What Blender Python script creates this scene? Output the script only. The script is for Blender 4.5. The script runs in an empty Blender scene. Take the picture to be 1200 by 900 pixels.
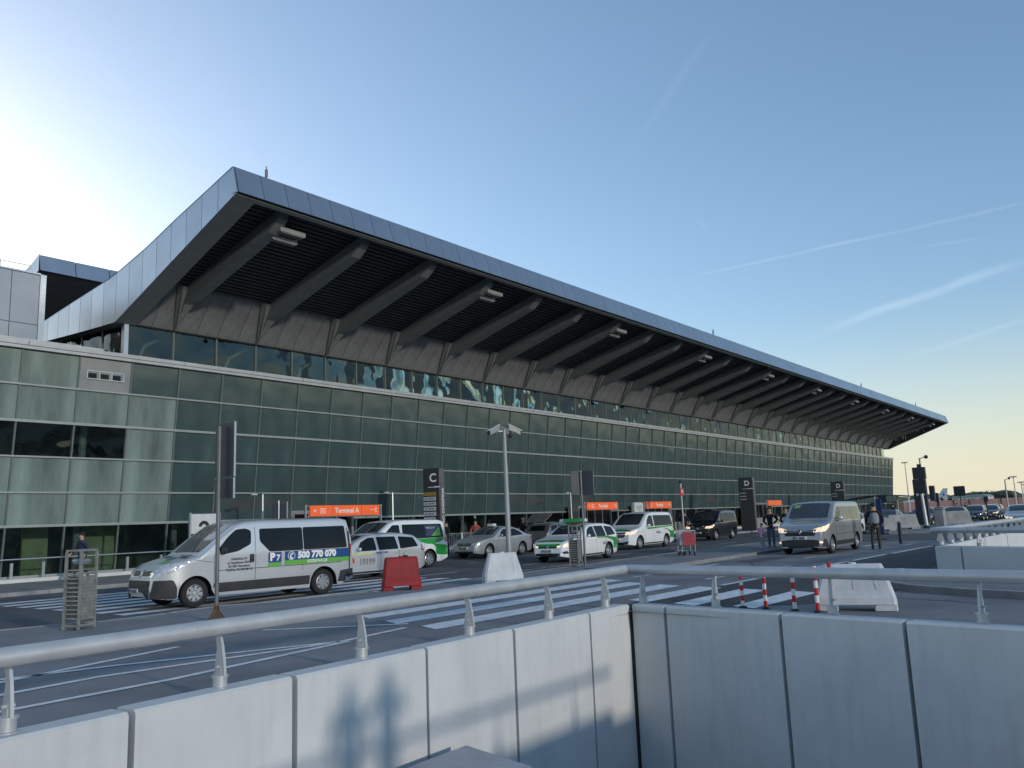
import bpy, bmesh, math, random
from mathutils import Vector, Matrix, noise
from mathutils.bvhtree import BVHTree
R = math.radians
random.seed(7)
S = bpy.context.scene
COL = S.collection

# ------------------------------------------------------------------ camera
cam_data = bpy.data.cameras.new('camera')
cam = bpy.data.objects.new('camera', cam_data); COL.objects.link(cam)
S.camera = cam
F, VPX, VPY, VA, EYE = 970.0, 774.0, 131.0, 232.0, 1.66
vx = Vector((VPX, VPY, F)).normalized()
vz = Vector((-VA, -(F*F - VPX*VA)/VPY, F)).normalized()
vy = vz.cross(vx)
right = Vector((vx[0], vy[0], vz[0])); down = Vector((vx[1], vy[1], vz[1])); fwd = Vector((vx[2], vy[2], vz[2]))
m3 = Matrix((right, -down, -fwd)).transposed()
cam.matrix_world = Matrix.Translation((0, 0, EYE)) @ m3.to_4x4()
cam_data.sensor_width = 36; cam_data.lens = 36*F/1200
cam_data.clip_start = .05; cam_data.clip_end = 3000

# ------------------------------------------------------------------ world, sun, exposure
SKY_G, SKY_K, SKY_H = .90, 1.36, (4.1, 3.85, 3.0, 1)          # soft shoulder for the glow round the sun, pale dusk band at the horizon
W = bpy.data.worlds.new('World'); S.world = W; W.use_nodes = True
wn, wl = W.node_tree.nodes, W.node_tree.links
wn.clear()
out = wn.new('ShaderNodeOutputWorld'); bg = wn.new('ShaderNodeBackground')
sky = wn.new('ShaderNodeTexSky'); sky.sky_type = 'NISHITA'; sky.sun_disc = False
sky.sun_elevation = R(9); sky.sun_rotation = R(5)
sky.altitude = 100; sky.air_density = 1.0; sky.dust_density = 1.2; sky.ozone_density = 3.0
bg.inputs['Strength'].default_value = .15
tc = wn.new('ShaderNodeTexCoord')
def wmath(op, a, b=None, c=None):
    n = wn.new('ShaderNodeMath'); n.operation = op
    for i, v in enumerate((a, b, c)):
        if v is None: continue
        if isinstance(v, (int, float)): n.inputs[i].default_value = v
        else: wl.new(v, n.inputs[i])
    return n.outputs[0]
def wdot(vec):
    n = wn.new('ShaderNodeVectorMath'); n.operation = 'DOT_PRODUCT'
    wl.new(tc.outputs['Generated'], n.inputs[0]); n.inputs[1].default_value = vec
    return n.outputs['Value']
def wsmooth(v, a, b, lo, hi):
    n = wn.new('ShaderNodeMapRange'); n.interpolation_type = 'SMOOTHSTEP'
    wl.new(v, n.inputs[0])
    for i, x in enumerate((a, b, lo, hi)): n.inputs[i+1].default_value = x
    return n.outputs[0]
def dirv(az, el): return Vector((math.cos(R(el))*math.cos(R(az)), math.cos(R(el))*math.sin(R(az)), math.sin(R(el))))
nz = wn.new('ShaderNodeTexNoise'); nz.inputs['Scale'].default_value = 9; nz.inputs['Detail'].default_value = 6
wl.new(tc.outputs['Generated'], nz.inputs['Vector'])
total = None
def contrail(a, b, width, strength, soft=.06):
    """a thin ice trail along the great circle from direction a to direction b"""
    global total
    da, db = dirv(*a), dirv(*b)
    n = da.cross(db).normalized(); t = (db - da).normalized(); mid = (da+db)/2; half = (db-da).length/2
    wob = wmath('MULTIPLY', wmath('SUBTRACT', nz.outputs['Fac'], .5), width*2.0)
    d = wmath('ABSOLUTE', wmath('ADD', wdot(n), wob))
    across = wsmooth(d, 0, width, 1, 0)
    al = wmath('ABSOLUTE', wmath('SUBTRACT', wdot(t), mid.dot(t)))
    along = wsmooth(al, half-soft, half, 1, 0)
    m = wmath('MULTIPLY', wmath('MULTIPLY', across, along), wmath('MULTIPLY', wsmooth(nz.outputs['Fac'], .3, .62, .35, 1), strength))
    total = m if total is None else wmath('ADD', total, m)
def pxdir(x, y):
    c = Vector((x-600, y-450, F)); v = Vector((c.dot(vx), c.dot(vy), c.dot(vz))).normalized()
    return math.degrees(math.atan2(v.y, v.x)), math.degrees(math.asin(v.z))
CTRAILS = [((27.5, 15.7), (2.0, 17.3), .0028, .045, .14), ((18.8, 10.9), (2.0, 14.6), .0075, .05, .12), ((13.8, 8.8), (2.0, 11.3), .004, .025, .1),
           ((30.5, 22.7), (20.3, 32.5), .008, .008, .09), ((38.1, 28.3), (36.7, 27.4), .004, .012, .02), ((24.9, 20.1), (23.4, 18.7), .005, .018, .02), ((11.5, 15.9), (5.8, 15.7), .003, .02, .05)]
for c_ in CTRAILS: contrail(*c_)
white = wn.new('ShaderNodeMixRGB'); white.blend_type = 'ADD'; white.inputs['Fac'].default_value = 1
sc_ = wn.new('ShaderNodeMixRGB'); sc_.blend_type = 'MULTIPLY'; sc_.inputs['Fac'].default_value = 1
sc_.inputs['Color2'].default_value = (1.0, .95, .9, 1)
comb = wn.new('ShaderNodeCombineColor')
for i in range(3): wl.new(wmath('MULTIPLY', total, 9.0), comb.inputs[i])
wl.new(comb.outputs[0], sc_.inputs['Color1'])
gam = wn.new('ShaderNodeGamma'); gam.inputs[1].default_value = SKY_G
scl = wn.new('ShaderNodeMixRGB'); scl.blend_type = 'MULTIPLY'; scl.inputs['Fac'].default_value = 1; scl.inputs['Color2'].default_value = (SKY_K*.99, SKY_K*.96, SKY_K*.93, 1)
wl.new(sky.outputs[0], gam.inputs[0]); wl.new(gam.outputs[0], scl.inputs['Color1'])
hz = wn.new('ShaderNodeMixRGB'); hz.inputs['Color2'].default_value = SKY_H
wl.new(wsmooth(wdot((0, 0, 1)), -.10, .24, 1.0, 0), hz.inputs['Fac']); wl.new(scl.outputs[0], hz.inputs['Color1'])
wl.new(hz.outputs[0], white.inputs['Color1']); wl.new(sc_.outputs[0], white.inputs['Color2'])
wl.new(white.outputs[0], bg.inputs['Color']); wl.new(bg.outputs[0], out.inputs['Surface'])

sun_d = bpy.data.lights.new('sun', 'SUN'); sun_d.energy = 1.1; sun_d.angle = R(2.2); sun_d.color = (1.0, .91, .78)
sun = bpy.data.objects.new('sun', sun_d); COL.objects.link(sun)
sun_dir = Vector((.17, .97, -.215)).normalized()          # low light coming from behind the viewpoint, square to the terminal
sun.rotation_euler = sun_dir.to_track_quat('-Z', 'Y').to_euler(); sun.location = (-30, -30, 30)
S.view_settings.view_transform = 'Standard'; S.view_settings.look = 'None'
S.view_settings.exposure = 0.62; S.view_settings.gamma = 1.0
S.cycles.max_bounces = 6; S.cycles.transparent_max_bounces = 12

# ------------------------------------------------------------------ materials
MATS = {}
def mat(name, col, rough=.5, metal=0.0, var=.12, scale=2.0, bump=0.0, bscale=40.0, emit=0.0, ecol=None, coat=0.0, stretch=(1, 1, 1), spec=.5, streak=0.0):
    if name in MATS: return MATS[name]
    m = bpy.data.materials.new(name); m.use_nodes = True; MATS[name] = m
    n, l = m.node_tree.nodes, m.node_tree.links
    b = n['Principled BSDF']
    b.inputs['Roughness'].default_value = rough; b.inputs['Metallic'].default_value = metal
    b.inputs['Coat Weight'].default_value = coat; b.inputs['Coat Roughness'].default_value = .06
    b.inputs['Specular IOR Level'].default_value = spec
    t = n.new('ShaderNodeTexCoord'); mp = n.new('ShaderNodeMapping'); mp.inputs['Scale'].default_value = stretch
    l.new(t.outputs['Object'], mp.inputs[0])
    nt = n.new('ShaderNodeTexNoise'); nt.inputs['Scale'].default_value = scale; nt.inputs['Detail'].default_value = 8; nt.inputs['Roughness'].default_value = .6
    l.new(mp.outputs[0], nt.inputs['Vector'])
    mx = n.new('ShaderNodeMixRGB')
    mx.inputs['Color1'].default_value = (*[c*(1-var*1.6) for c in col], 1); mx.inputs['Color2'].default_value = (*[min(1, c*(1+var*1.6)) for c in col], 1)
    rp = n.new('ShaderNodeMapRange'); rp.inputs[1].default_value = .3; rp.inputs[2].default_value = .7
    l.new(nt.outputs['Fac'], rp.inputs[0]); l.new(rp.outputs[0], mx.inputs['Fac'])
    last = mx.outputs[0]
    if streak:
        mp2 = n.new('ShaderNodeMapping'); mp2.inputs['Scale'].default_value = (3, 3, .35); l.new(t.outputs['Object'], mp2.inputs[0])
        n2 = n.new('ShaderNodeTexNoise'); n2.inputs['Scale'].default_value = 2.2; n2.inputs['Detail'].default_value = 7; l.new(mp2.outputs[0], n2.inputs['Vector'])
        r2 = n.new('ShaderNodeMapRange'); r2.inputs[1].default_value = .5; r2.inputs[2].default_value = .75; r2.inputs[3].default_value = 1; r2.inputs[4].default_value = 1-streak
        l.new(n2.outputs['Fac'], r2.inputs[0])
        m2 = n.new('ShaderNodeMixRGB'); m2.blend_type = 'MULTIPLY'; m2.inputs['Fac'].default_value = 1
        l.new(last, m2.inputs['Color1']); l.new(r2.outputs[0], m2.inputs['Color2']); last = m2.outputs[0]
    l.new(last, b.inputs['Base Color'])
    if bump:
        nb = n.new('ShaderNodeTexNoise'); nb.inputs['Scale'].default_value = bscale; nb.inputs['Detail'].default_value = 5
        l.new(t.outputs['Object'], nb.inputs['Vector'])
        bp = n.new('ShaderNodeBump'); bp.inputs['Strength'].default_value = bump; bp.inputs['Distance'].default_value = .02
        l.new(nb.outputs['Fac'], bp.inputs['Height']); l.new(bp.outputs[0], b.inputs['Normal'])
    if emit:
        b.inputs['Emission Color'].default_value = (*(ecol or col), 1); b.inputs['Emission Strength'].default_value = emit
    return m

def glass_mat(name, col, clear, rough=.04, var=.1, scale=1.2, stretch=(1, 1, .4), dark_to=None):
    """tinted or frosted glazing: 'clear' is how much of what stands behind shows through"""
    m = mat(name, col, rough=rough, var=var, scale=scale, stretch=stretch, spec=.6)
    n, l = m.node_tree.nodes, m.node_tree.links
    b = n['Principled BSDF']; o = n['Material Output']
    b.inputs['Specular IOR Level'].default_value = 0
    tr = n.new('ShaderNodeBsdfTransparent'); tr.inputs[0].default_value = (.78, .86, .83, 1)
    gl = n.new('ShaderNodeBsdfGlossy'); gl.inputs['Roughness'].default_value = rough; gl.inputs['Color'].default_value = (.97, 1, .98, 1)
    fr = n.new('ShaderNodeFresnel'); fr.inputs[0].default_value = 1.45 if name.startswith('clear') else 1.8
    # every pane is very slightly bowed in its own way, so that reflections break from pane to pane
    tco = n.new('ShaderNodeTexCoord'); oi = n.new('ShaderNodeObjectInfo'); add = n.new('ShaderNodeVectorMath'); add.operation = 'ADD'
    sc3 = n.new('ShaderNodeVectorMath'); sc3.operation = 'SCALE'; sc3.inputs[0].default_value = (37, 11, 23); l.new(oi.outputs['Random'], sc3.inputs['Scale'])
    l.new(tco.outputs['Object'], add.inputs[0]); l.new(sc3.outputs[0], add.inputs[1])
    wn_ = n.new('ShaderNodeTexNoise'); wn_.inputs['Scale'].default_value = .55; wn_.inputs['Detail'].default_value = 1.5; l.new(add.outputs[0], wn_.inputs['Vector'])
    wb = n.new('ShaderNodeBump'); wb.inputs['Strength'].default_value = 1.0; wb.inputs['Distance'].default_value = .15 if name.startswith('clear') else .035; l.new(wn_.outputs['Fac'], wb.inputs['Height'])
    l.new(wb.outputs[0], gl.inputs['Normal']); l.new(wb.outputs[0], fr.inputs['Normal'])
    inner = n.new('ShaderNodeMixShader'); inner.inputs[0].default_value = clear
    l.new(b.outputs[0], inner.inputs[1]); l.new(tr.outputs[0], inner.inputs[2])
    outer = n.new('ShaderNodeMixShader'); l.new(fr.outputs[0], outer.inputs[0])
    l.new(inner.outputs[0], outer.inputs[1]); l.new(gl.outputs[0], outer.inputs[2]); l.new(outer.outputs[0], o.inputs['Surface'])
    return m

M_CONC = mat('concrete_panel', (.62, .63, .63), rough=.7, var=.045, scale=1.1, bump=.3, bscale=90, streak=.09)
M_CONC2 = mat('concrete_dull', (.34, .34, .34), rough=.85, var=.12, scale=2, bump=.3, streak=.25)
M_JOINT = mat('joint_shadow_gap', (.02, .022, .025), rough=.9)
M_ASPH_OLD = mat('asphalt_worn', (.21, .212, .218), rough=.9, var=.2, scale=.45, bump=.35, bscale=130)
M_ASPH_NEW = mat('asphalt_fresh', (.06, .062, .066), rough=.85, var=.15, scale=.8, bump=.35, bscale=130)
M_ASPH_FAR = mat('asphalt_road', (.10, .102, .108), rough=.88, var=.18, scale=.5, bump=.3, bscale=120)
M_PAVE = mat('paving_grey', (.23, .23, .23), rough=.9, var=.12, scale=1.2, bump=.3, bscale=60)
M_KERB = mat('kerb_stone', (.30, .30, .30), rough=.85, var=.14, scale=3, bump=.25)
M_GROUND = mat('apron_ground', (.12, .12, .12), rough=.95, var=.15, scale=.05)
M_PAINT = mat('road_paint_white', (.75, .75, .75), rough=.7, var=.14, scale=5)
M_GALV = mat('galvanised_steel', (.52, .53, .54), rough=.45, metal=.35, var=.08, scale=3, bump=.06, bscale=30)
M_ALU = mat('brushed_aluminium', (.50, .52, .54), rough=.35, metal=.8, var=.05)
M_FASCIA = mat('fascia_sheet', (.42, .455, .50), rough=.30, metal=.85, var=.06, scale=.5)
M_FASCIA_B = mat('fascia_sheet_b', (.39, .425, .47), rough=.33, metal=.85, var=.08, scale=.45)
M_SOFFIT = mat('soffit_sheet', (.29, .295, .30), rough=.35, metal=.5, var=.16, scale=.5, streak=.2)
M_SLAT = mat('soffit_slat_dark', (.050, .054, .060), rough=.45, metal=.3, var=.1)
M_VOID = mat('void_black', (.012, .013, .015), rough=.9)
M_RIB = mat('rib_grey', (.15, .163, .166), rough=.55, var=.06)
M_MULL = mat('mullion_grey', (.14, .165, .160), rough=.45, metal=.3, var=.05)
M_TRANS = mat('transom_grey', (.33, .35, .34), rough=.4, metal=.4, var=.05)
M_CAP = mat('parapet_cap', (.45, .455, .455), rough=.45, metal=.4, var=.07)
M_FROST = glass_mat('frosted_green_glass', (.052, .090, .092), .16, rough=.16, var=.16)
M_FROST_B = glass_mat('frosted_green_glass_b', (.060, .100, .100), .2, rough=.14, var=.2)
M_FROST_LIT = glass_mat('frosted_green_glass_lit', (.20, .265, .245), .12, rough=.2, var=.3, scale=.55, stretch=(1.6, 1, .3))  # frosted glass of the left bays, with light on it painted into the colour
M_CLEAR = glass_mat('clear_tinted_glass', (.010, .017, .015), .85, rough=.03, var=.1)
M_GREYP = mat('grey_cladding', (.27, .27, .265), rough=.5, metal=.4, var=.07)
M_CLAD = mat('side_block_cladding', (.31, .33, .36), rough=.4, metal=.6, var=.08, scale=.4)
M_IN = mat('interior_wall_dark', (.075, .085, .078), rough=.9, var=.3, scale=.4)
M_INF = mat('interior_floor', (.2, .2, .18), rough=.6)
M_COLM = mat('interior_steel', (.24, .26, .25), rough=.6)
M_TYRE = mat('tyre_rubber', (.018, .018, .019), rough=.85)
M_RIM = mat('wheel_rim', (.50, .51, .53), rough=.35, metal=.8)
M_PLAST = mat('black_plastic', (.030, .031, .034), rough=.6, bump=.05)
M_WIN = mat('car_window_glass', (.008, .009, .010), rough=.05, var=.2, spec=.28)
M_SCREEN = mat('windscreen_glass', (.035, .04, .045), rough=.05, var=.3, scale=1.5, spec=1.0)
M_UNDER = mat('underbody_black', (.012, .012, .012), rough=.95)
M_HEAD = mat('headlight_glass', (.55, .57, .60), rough=.12, metal=.3, var=.25, scale=14)
M_HEADON = mat('headlight_lit', (.75, .7, .6), rough=.12, metal=.2, emit=.55, ecol=(1, .72, .40), var=.6, scale=16)
M_TAIL = mat('tail_lamp_red', (.35, .02, .03), rough=.15, coat=1)
M_SEAM = mat('panel_gap', (.02, .02, .022), rough=.9)
M_PLATE = mat('number_plate_white', (.62, .62, .6), rough=.5)
M_WHITE = mat('printed_white', (.8, .8, .8), rough=.5, var=.02)
M_INK = mat('printed_black', (.02, .02, .022), rough=.5, var=.02)
M_BLUE = mat('printed_blue', (.018, .07, .24), rough=.35, var=.03)
M_LIME = mat('printed_green', (.12, .42, .06), rough=.35, var=.03)
M_GREEN = mat('livery_green', (.01, .30, .045), rough=.3, coat=.6, var=.03)
M_YELLOW = mat('printed_yellow', (.62, .60, .10), rough=.5)
M_ORANGE = mat('orange_sign_face', (.85, .13, .03), rough=.45, var=.05, emit=.12, ecol=(1, .16, .03))
M_DKSIGN = mat('sign_back_dark', (.035, .042, .055), rough=.5, metal=.3, var=.1)
M_TOTEM = mat('totem_charcoal', (.030, .032, .040), rough=.35, var=.1)
M_RUST = mat('rusty_steel', (.10, .055, .035), rough=.85, var=.35, scale=12)
M_REDPL = mat('red_plastic', (.26, .008, .012), rough=.6, var=.12, scale=3, bump=.1)
M_WHPL = mat('white_barrier_plastic', (.58, .60, .62), rough=.6, var=.07, scale=3, bump=.1, streak=.12)
M_RED = mat('red_reflective', (.55, .02, .02), rough=.5)
M_SALMON = mat('salmon_fence_panel', (.62, .34, .27), rough=.8, var=.06, scale=.2)
M_SKIN = mat('skin', (.48, .28, .20), rough=.6, var=.05)

# ------------------------------------------------------------------ mesh helpers
class MB:
    def __init__(s, org=(0, 0, 0)): s.v = []; s.f = []; s.o = Vector(org); s.mi = []
    def add(s, vs, fs, mi=0):
        k = len(s.v); s.v += [tuple(Vector(p)-s.o) for p in vs]; s.f += [tuple(i+k for i in f) for f in fs]; s.mi += [mi]*len(fs); return s
    def box(s, a, b):
        x0, y0, z0 = a; x1, y1, z1 = b
        return s.add([(x0, y0, z0), (x1, y0, z0), (x1, y1, z0), (x0, y1, z0), (x0, y0, z1), (x1, y0, z1), (x1, y1, z1), (x0, y1, z1)],
                     [(0, 3, 2, 1), (4, 5, 6, 7), (0, 1, 5, 4), (1, 2, 6, 5), (2, 3, 7, 6), (3, 0, 4, 7)])
    def cham(s, a, b, c=.02):
        """box with chamfered vertical and top edges"""
        x0, y0, z0 = a; x1, y1, z1 = b
        def ring(i, z): return [(x0+i+c, y0+i, z), (x1-i-c, y0+i, z), (x1-i, y0+i+c, z), (x1-i, y1-i-c, z), (x1-i-c, y1-i, z), (x0+i+c, y1-i, z), (x0+i, y1-i-c, z), (x0+i, y0+i+c, z)]
        vs = ring(0, z0)+ring(0, z1-c)+ring(c, z1)
        fs = [tuple(range(7, -1, -1)), tuple(range(16, 24))]
        for k in (0, 8):
            for i in range(8): fs.append((k+i, k+(i+1) % 8, k+8+(i+1) % 8, k+8+i))
        return s.add(vs, fs)
    def prism(s, poly, axis, a, b):
        """poly of 2D points extruded along axis 'x','y' or 'z' from a to b"""
        n = len(poly)
        def P(p, t): return {'x': (t, p[0], p[1]), 'y': (p[0], t, p[1]), 'z': (p[0], p[1], t)}[axis]
        vs = [P(p, a) for p in poly]+[P(p, b) for p in poly]
        fs = [tuple(range(n-1, -1, -1)), tuple(range(n, 2*n))]+[(i, (i+1) % n, n+(i+1) % n, n+i) for i in range(n)]
        return s.add(vs, fs)
    def tube(s, p0, p1, r0, r1=None, n=10, caps=True):
        p0, p1 = Vector(p0), Vector(p1); r1 = r0 if r1 is None else r1
        d = (p1-p0).normalized(); u = d.orthogonal().normalized(); w = d.cross(u)
        vs = [p0+(u*math.cos(2*math.pi*i/n)+w*math.sin(2*math.pi*i/n))*r0 for i in range(n)]+[p1+(u*math.cos(2*math.pi*i/n)+w*math.sin(2*math.pi*i/n))*r1 for i in range(n)]
        fs = [(i, (i+1) % n, n+(i+1) % n, n+i) for i in range(n)]
        if caps: fs += [tuple(range(n-1, -1, -1)), tuple(range(n, 2*n))]
        return s.add(vs, fs)
    def path(s, pts, r, n=8):
        for a, b in zip(pts[:-1], pts[1:]): s.tube(a, b, r, r, n)
        return s
    def lathe(s, prof, c=(0, 0, 0), axis='z', n=20):
        vs = []; k = len(prof)
        for i in range(n):
            a = 2*math.pi*i/n; ca, sa = math.cos(a), math.sin(a)
            for r, h in prof:
                vs.append({'z': (c[0]+r*ca, c[1]+r*sa, c[2]+h), 'y': (c[0]+r*ca, c[1]+h, c[2]+r*sa), 'x': (c[0]+h, c[1]+r*ca, c[2]+r*sa)}[axis])
        fs = []
        for i in range(n):
            j = (i+1) % n
            for q in range(k-1): fs.append((i*k+q, j*k+q, j*k+q+1, i*k+q+1))
        return s.add(vs, fs)
    def ball(s, c, r, n=10, m=6):
        rx, ry, rz = (r, r, r) if isinstance(r, (int, float)) else r
        vs = [(c[0], c[1], c[2]-rz)]; fs = []
        for j in range(1, m):
            a = math.pi*j/m-math.pi/2
            for i in range(n):
                b = 2*math.pi*i/n; vs.append((c[0]+rx*math.cos(a)*math.cos(b), c[1]+ry*math.cos(a)*math.sin(b), c[2]+rz*math.sin(a)))
        vs.append((c[0], c[1], c[2]+rz)); last = len(vs)-1
        for i in range(n):
            j = (i+1) % n; fs.append((0, 1+j, 1+i)); fs.append((last, last-n+i, last-n+j))
            for q in range(m-2): fs.append((1+q*n+i, 1+q*n+j, 1+(q+1)*n+j, 1+(q+1)*n+i))
        return s.add(vs, fs)
    def mesh(s, name, mats, smooth=False, ang=35):
        me = bpy.data.meshes.new(name); me.from_pydata(s.v, [], s.f)
        for m in (mats if isinstance(mats, (list, tuple)) else [mats]): me.materials.append(m)
        if any(s.mi): me.polygons.foreach_set('material_index', s.mi)
        bm = bmesh.new(); bm.from_mesh(me); bmesh.ops.recalc_face_normals(bm, faces=bm.faces); bm.to_mesh(me); bm.free()
        if smooth:
            me.polygons.foreach_set('use_smooth', [True]*len(me.polygons)); me.set_sharp_from_angle(angle=R(ang))
        me.update(); return me
    def build(s, name, mats, parent=None, smooth=False, loc=(0, 0, 0), ang=35):
        return link(name, s.mesh(name, mats, smooth, ang), parent, loc)
def link(name, me, parent=None, loc=(0, 0, 0), rz=0):
    o = bpy.data.objects.new(name, me); COL.objects.link(o); o.location = loc; o.rotation_euler = (0, 0, rz)
    if parent is not None: o.parent = parent
    return o
def tag(o, label=None, cat=None, group=None, kind=None):
    if label: o['label'] = label
    if cat: o['category'] = cat
    if group: o['group'] = group
    if kind: o['kind'] = kind
    return o
def thing(name, label, cat, loc=(0, 0, 0), rz=0, group=None):
    o = bpy.data.objects.new(name, None); COL.objects.link(o); o.location = loc; o.rotation_euler = (0, 0, rz); o.empty_display_size = .3
    return tag(o, label, cat, group)
def struct(mb, name, m, parent=None, loc=(0, 0, 0), smooth=False):
    o = mb.build(name, m, parent, smooth, loc)
    if parent is None: o['kind'] = 'structure'
    return o
def copy_tree(o, parent=None):
    c = o.copy(); COL.objects.link(c); c.parent = parent
    for ch in list(o.children): copy_tree(ch, c)
    return c
TXT = {}
def text_mesh(txt, size, align='CENTER', bold=0.0):
    k = (txt, size, align, bold)
    if k in TXT: return TXT[k]
    cu = bpy.data.curves.new('lettering', 'FONT'); cu.body = txt; cu.size = size; cu.align_x = align; cu.align_y = 'CENTER'; cu.resolution_u = 3; cu.offset = bold
    o = bpy.data.objects.new('t', cu); COL.objects.link(o)
    dg = bpy.context.evaluated_depsgraph_get(); me = bpy.data.meshes.new_from_object(o.evaluated_get(dg))
    vs = [v.co.copy() for v in me.vertices]; fs = [tuple(p.vertices) for p in me.polygons]
    bpy.data.objects.remove(o); bpy.data.meshes.remove(me); TXT[k] = (vs, fs); return vs, fs
def flat_text(name, txt, size, m, parent, origin, ux, uy, align='CENTER', bold=0.0):
    """flat printed lettering on a plane through origin, reading along ux, letters standing up along uy"""
    vs, fs = text_mesh(txt, size, align, bold); o, ux, uy = Vector(origin), Vector(ux).normalized(), Vector(uy).normalized()
    return MB().add([o+ux*v.x+uy*v.y for v in vs], fs).build(name, m, parent)

# ------------------------------------------------------------------ ground, roads, islands
struct(MB().add([(-900, 7.9, -.03), (3000, 7.9, -.03), (3000, 3000, -.03), (-900, 3000, -.03)], [(0, 1, 2, 3)])
    .add([(-900, -1500, -.03), (3000, -1500, -.03), (3000, -6, -.03), (-900, -6, -.03)], [(0, 1, 2, 3)])
    .add([(-900, -6, -.03), (-30, -6, -.03), (-30, 7.9, -.03), (-900, 7.9, -.03)], [(0, 1, 2, 3)])
    .add([(14.5, -6, -.03), (3000, -6, -.03), (3000, 7.9, -.03), (14.5, 7.9, -.03)], [(0, 1, 2, 3)]), 'ground', M_GROUND)
WELL = [(-30, .30), (12.05, .30), (13.45, 8.02), (-30, 6.2)]             # the sunken ramp in front of the camera
WELL2 = [(23.9, 4.9), (24.6, 4.75), (90, 3.2), (90, -20), (8.5, -14)]
def poly_sheet(name, pts, z, m, parent=None):
    n = len(pts)
    return struct(MB().add([(x, y, z) for x, y in pts], [tuple(range(n))]), name, m, parent)
# road surfaces; each sheet 4 mm above the one below
road_far = poly_sheet('road_by_terminal', [(-120, 16.0), (240, 16.0), (240, 28.4), (-120, 28.4)], .004, M_ASPH_FAR)
road_near = struct(MB()
    .add([(-120, 3.3, 0), (-30, 6.55, 0), (3.0, 7.88, 0), (13.3, 8.25, 0), (13.3, 16.2, 0), (-120, 16.2, 0)], [(0, 1, 2, 3, 4, 5)])
    .add([(13.3, 8.25, 0), (23.7, 5.2, 0), (44, 4.9, 0), (44, 16.2, 0), (13.3, 16.2, 0)], [(0, 1, 2, 3, 4)])
    .add([(12.0, -.5, 0), (18.4, -1.6, 0), (23.7, 5.2, 0), (13.3, 8.25, 0)], [(0, 1, 2, 3)])
    .add([(12.0, -.5, 0), (11, -30, 0), (17, -30, 0), (18.4, -1.6, 0)], [(0, 1, 2, 3)]), 'road', M_ASPH_OLD)
poly_sheet('road_beyond', [(44, 4.6), (260, 1.5), (260, 16.1), (44, 16.1)], .002, M_ASPH_FAR)
poly_sheet('fresh_asphalt_patch', [(14.2, 8.62), (14.1, 6.9), (15.6, 4.9), (18.4, 4.55), (19.6, 5.15), (23.6, 5.35), (44, 5.1), (44, 8.15), (24, 8.35)], .004, M_ASPH_NEW)

def stripe(name, pts, z, parent, m=M_PAINT):
    return poly_sheet(name, pts, z, m, parent)
ZL = [(10.7, 19.9, 12.5, .68), (10.3, 19.1, 11.35, .68), (10.0, 18.6, 10.15, .68), (14.75, 18.25, 8.95, .68), (14.4, 17.9, 7.75, .66), (14.3, 17.6, 6.5, .6)]
for x0, x1, y, w in ZL: stripe('zebra_stripe', [(x0, y-w+.1), (x1-.25, y-w+.0), (x1, y), (x0+.25, y)], .009, road_near)
for i in range(9):
    y = 17.0+i*1.02; stripe('zebra_stripe', [(9.2, y), (19.6, y), (19.6, y+.5), (9.2, y+.5)], .009, road_far)
def line_(p, q, w, parent, z=.008, name='lane_line'):
    p, q = Vector((*p, 0)), Vector((*q, 0)); d = (q-p).normalized(); n = Vector((-d.y, d.x, 0))*w/2
    return stripe(name, [(p-n)[:2], (q-n)[:2], (q+n)[:2], (p+n)[:2]], z, parent)
for a, b in [((18.6, 8.55), (20.6, 8.5)), ((21.4, 8.5), (24.3, 8.45)), ((24.9, 8.43), (27.6, 8.35)), ((28.1, 8.33), (31.7, 8.25)), ((32.3, 8.2), (38.1, 8.05)), ((39, 8.0), (43, 7.9))]: line_(a, b, .14, road_near, .012)
line_((20.3, 9.75), (25.7, 9.45), .12, road_near); line_((20.7, 12.15), (26.5, 12.25), .12, road_near)
line_((29.5, 10.4), (30.8, 10.4), .12, road_near); line_((39.2, 9.4), (40.6, 9.4), .12, road_near); line_((38.5, 10.9), (41, 10.9), .2, road_near)
for a, b in [((1.0, 12.5), (5.6, 11.2)), ((5.6, 11.2), (8.4, 10.02)), ((2.4, 10.8), (7.0, 12.05)), ((2.0, 10.2), (5.0, 10.5)), ((5.0, 10.52), (8.4, 9.98)), ((2.2, 9.35), (5.4, 9.45)), ((5.4, 9.45), (8.5, 9.92)), ((8.8, 12.5), (10.4, 10.6)), ((8.4, 10.0), (10.0, 10.25))]:
    line_(a, b, .12, road_near, .008, 'hatch_line')
for x in range(20, 120, 6):
    line_((x, 20.1), (x+2.2, 20.1), .12, road_far); line_((x+1, 23.9), (x+3.2, 23.9), .12, road_far)
for x in (22.5, 24.8): line_((x, 18.0), (x+2.0, 17.9), .12, road_far)
line_((2, 16.9), (5, 17.8), .12, road_far)

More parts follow.
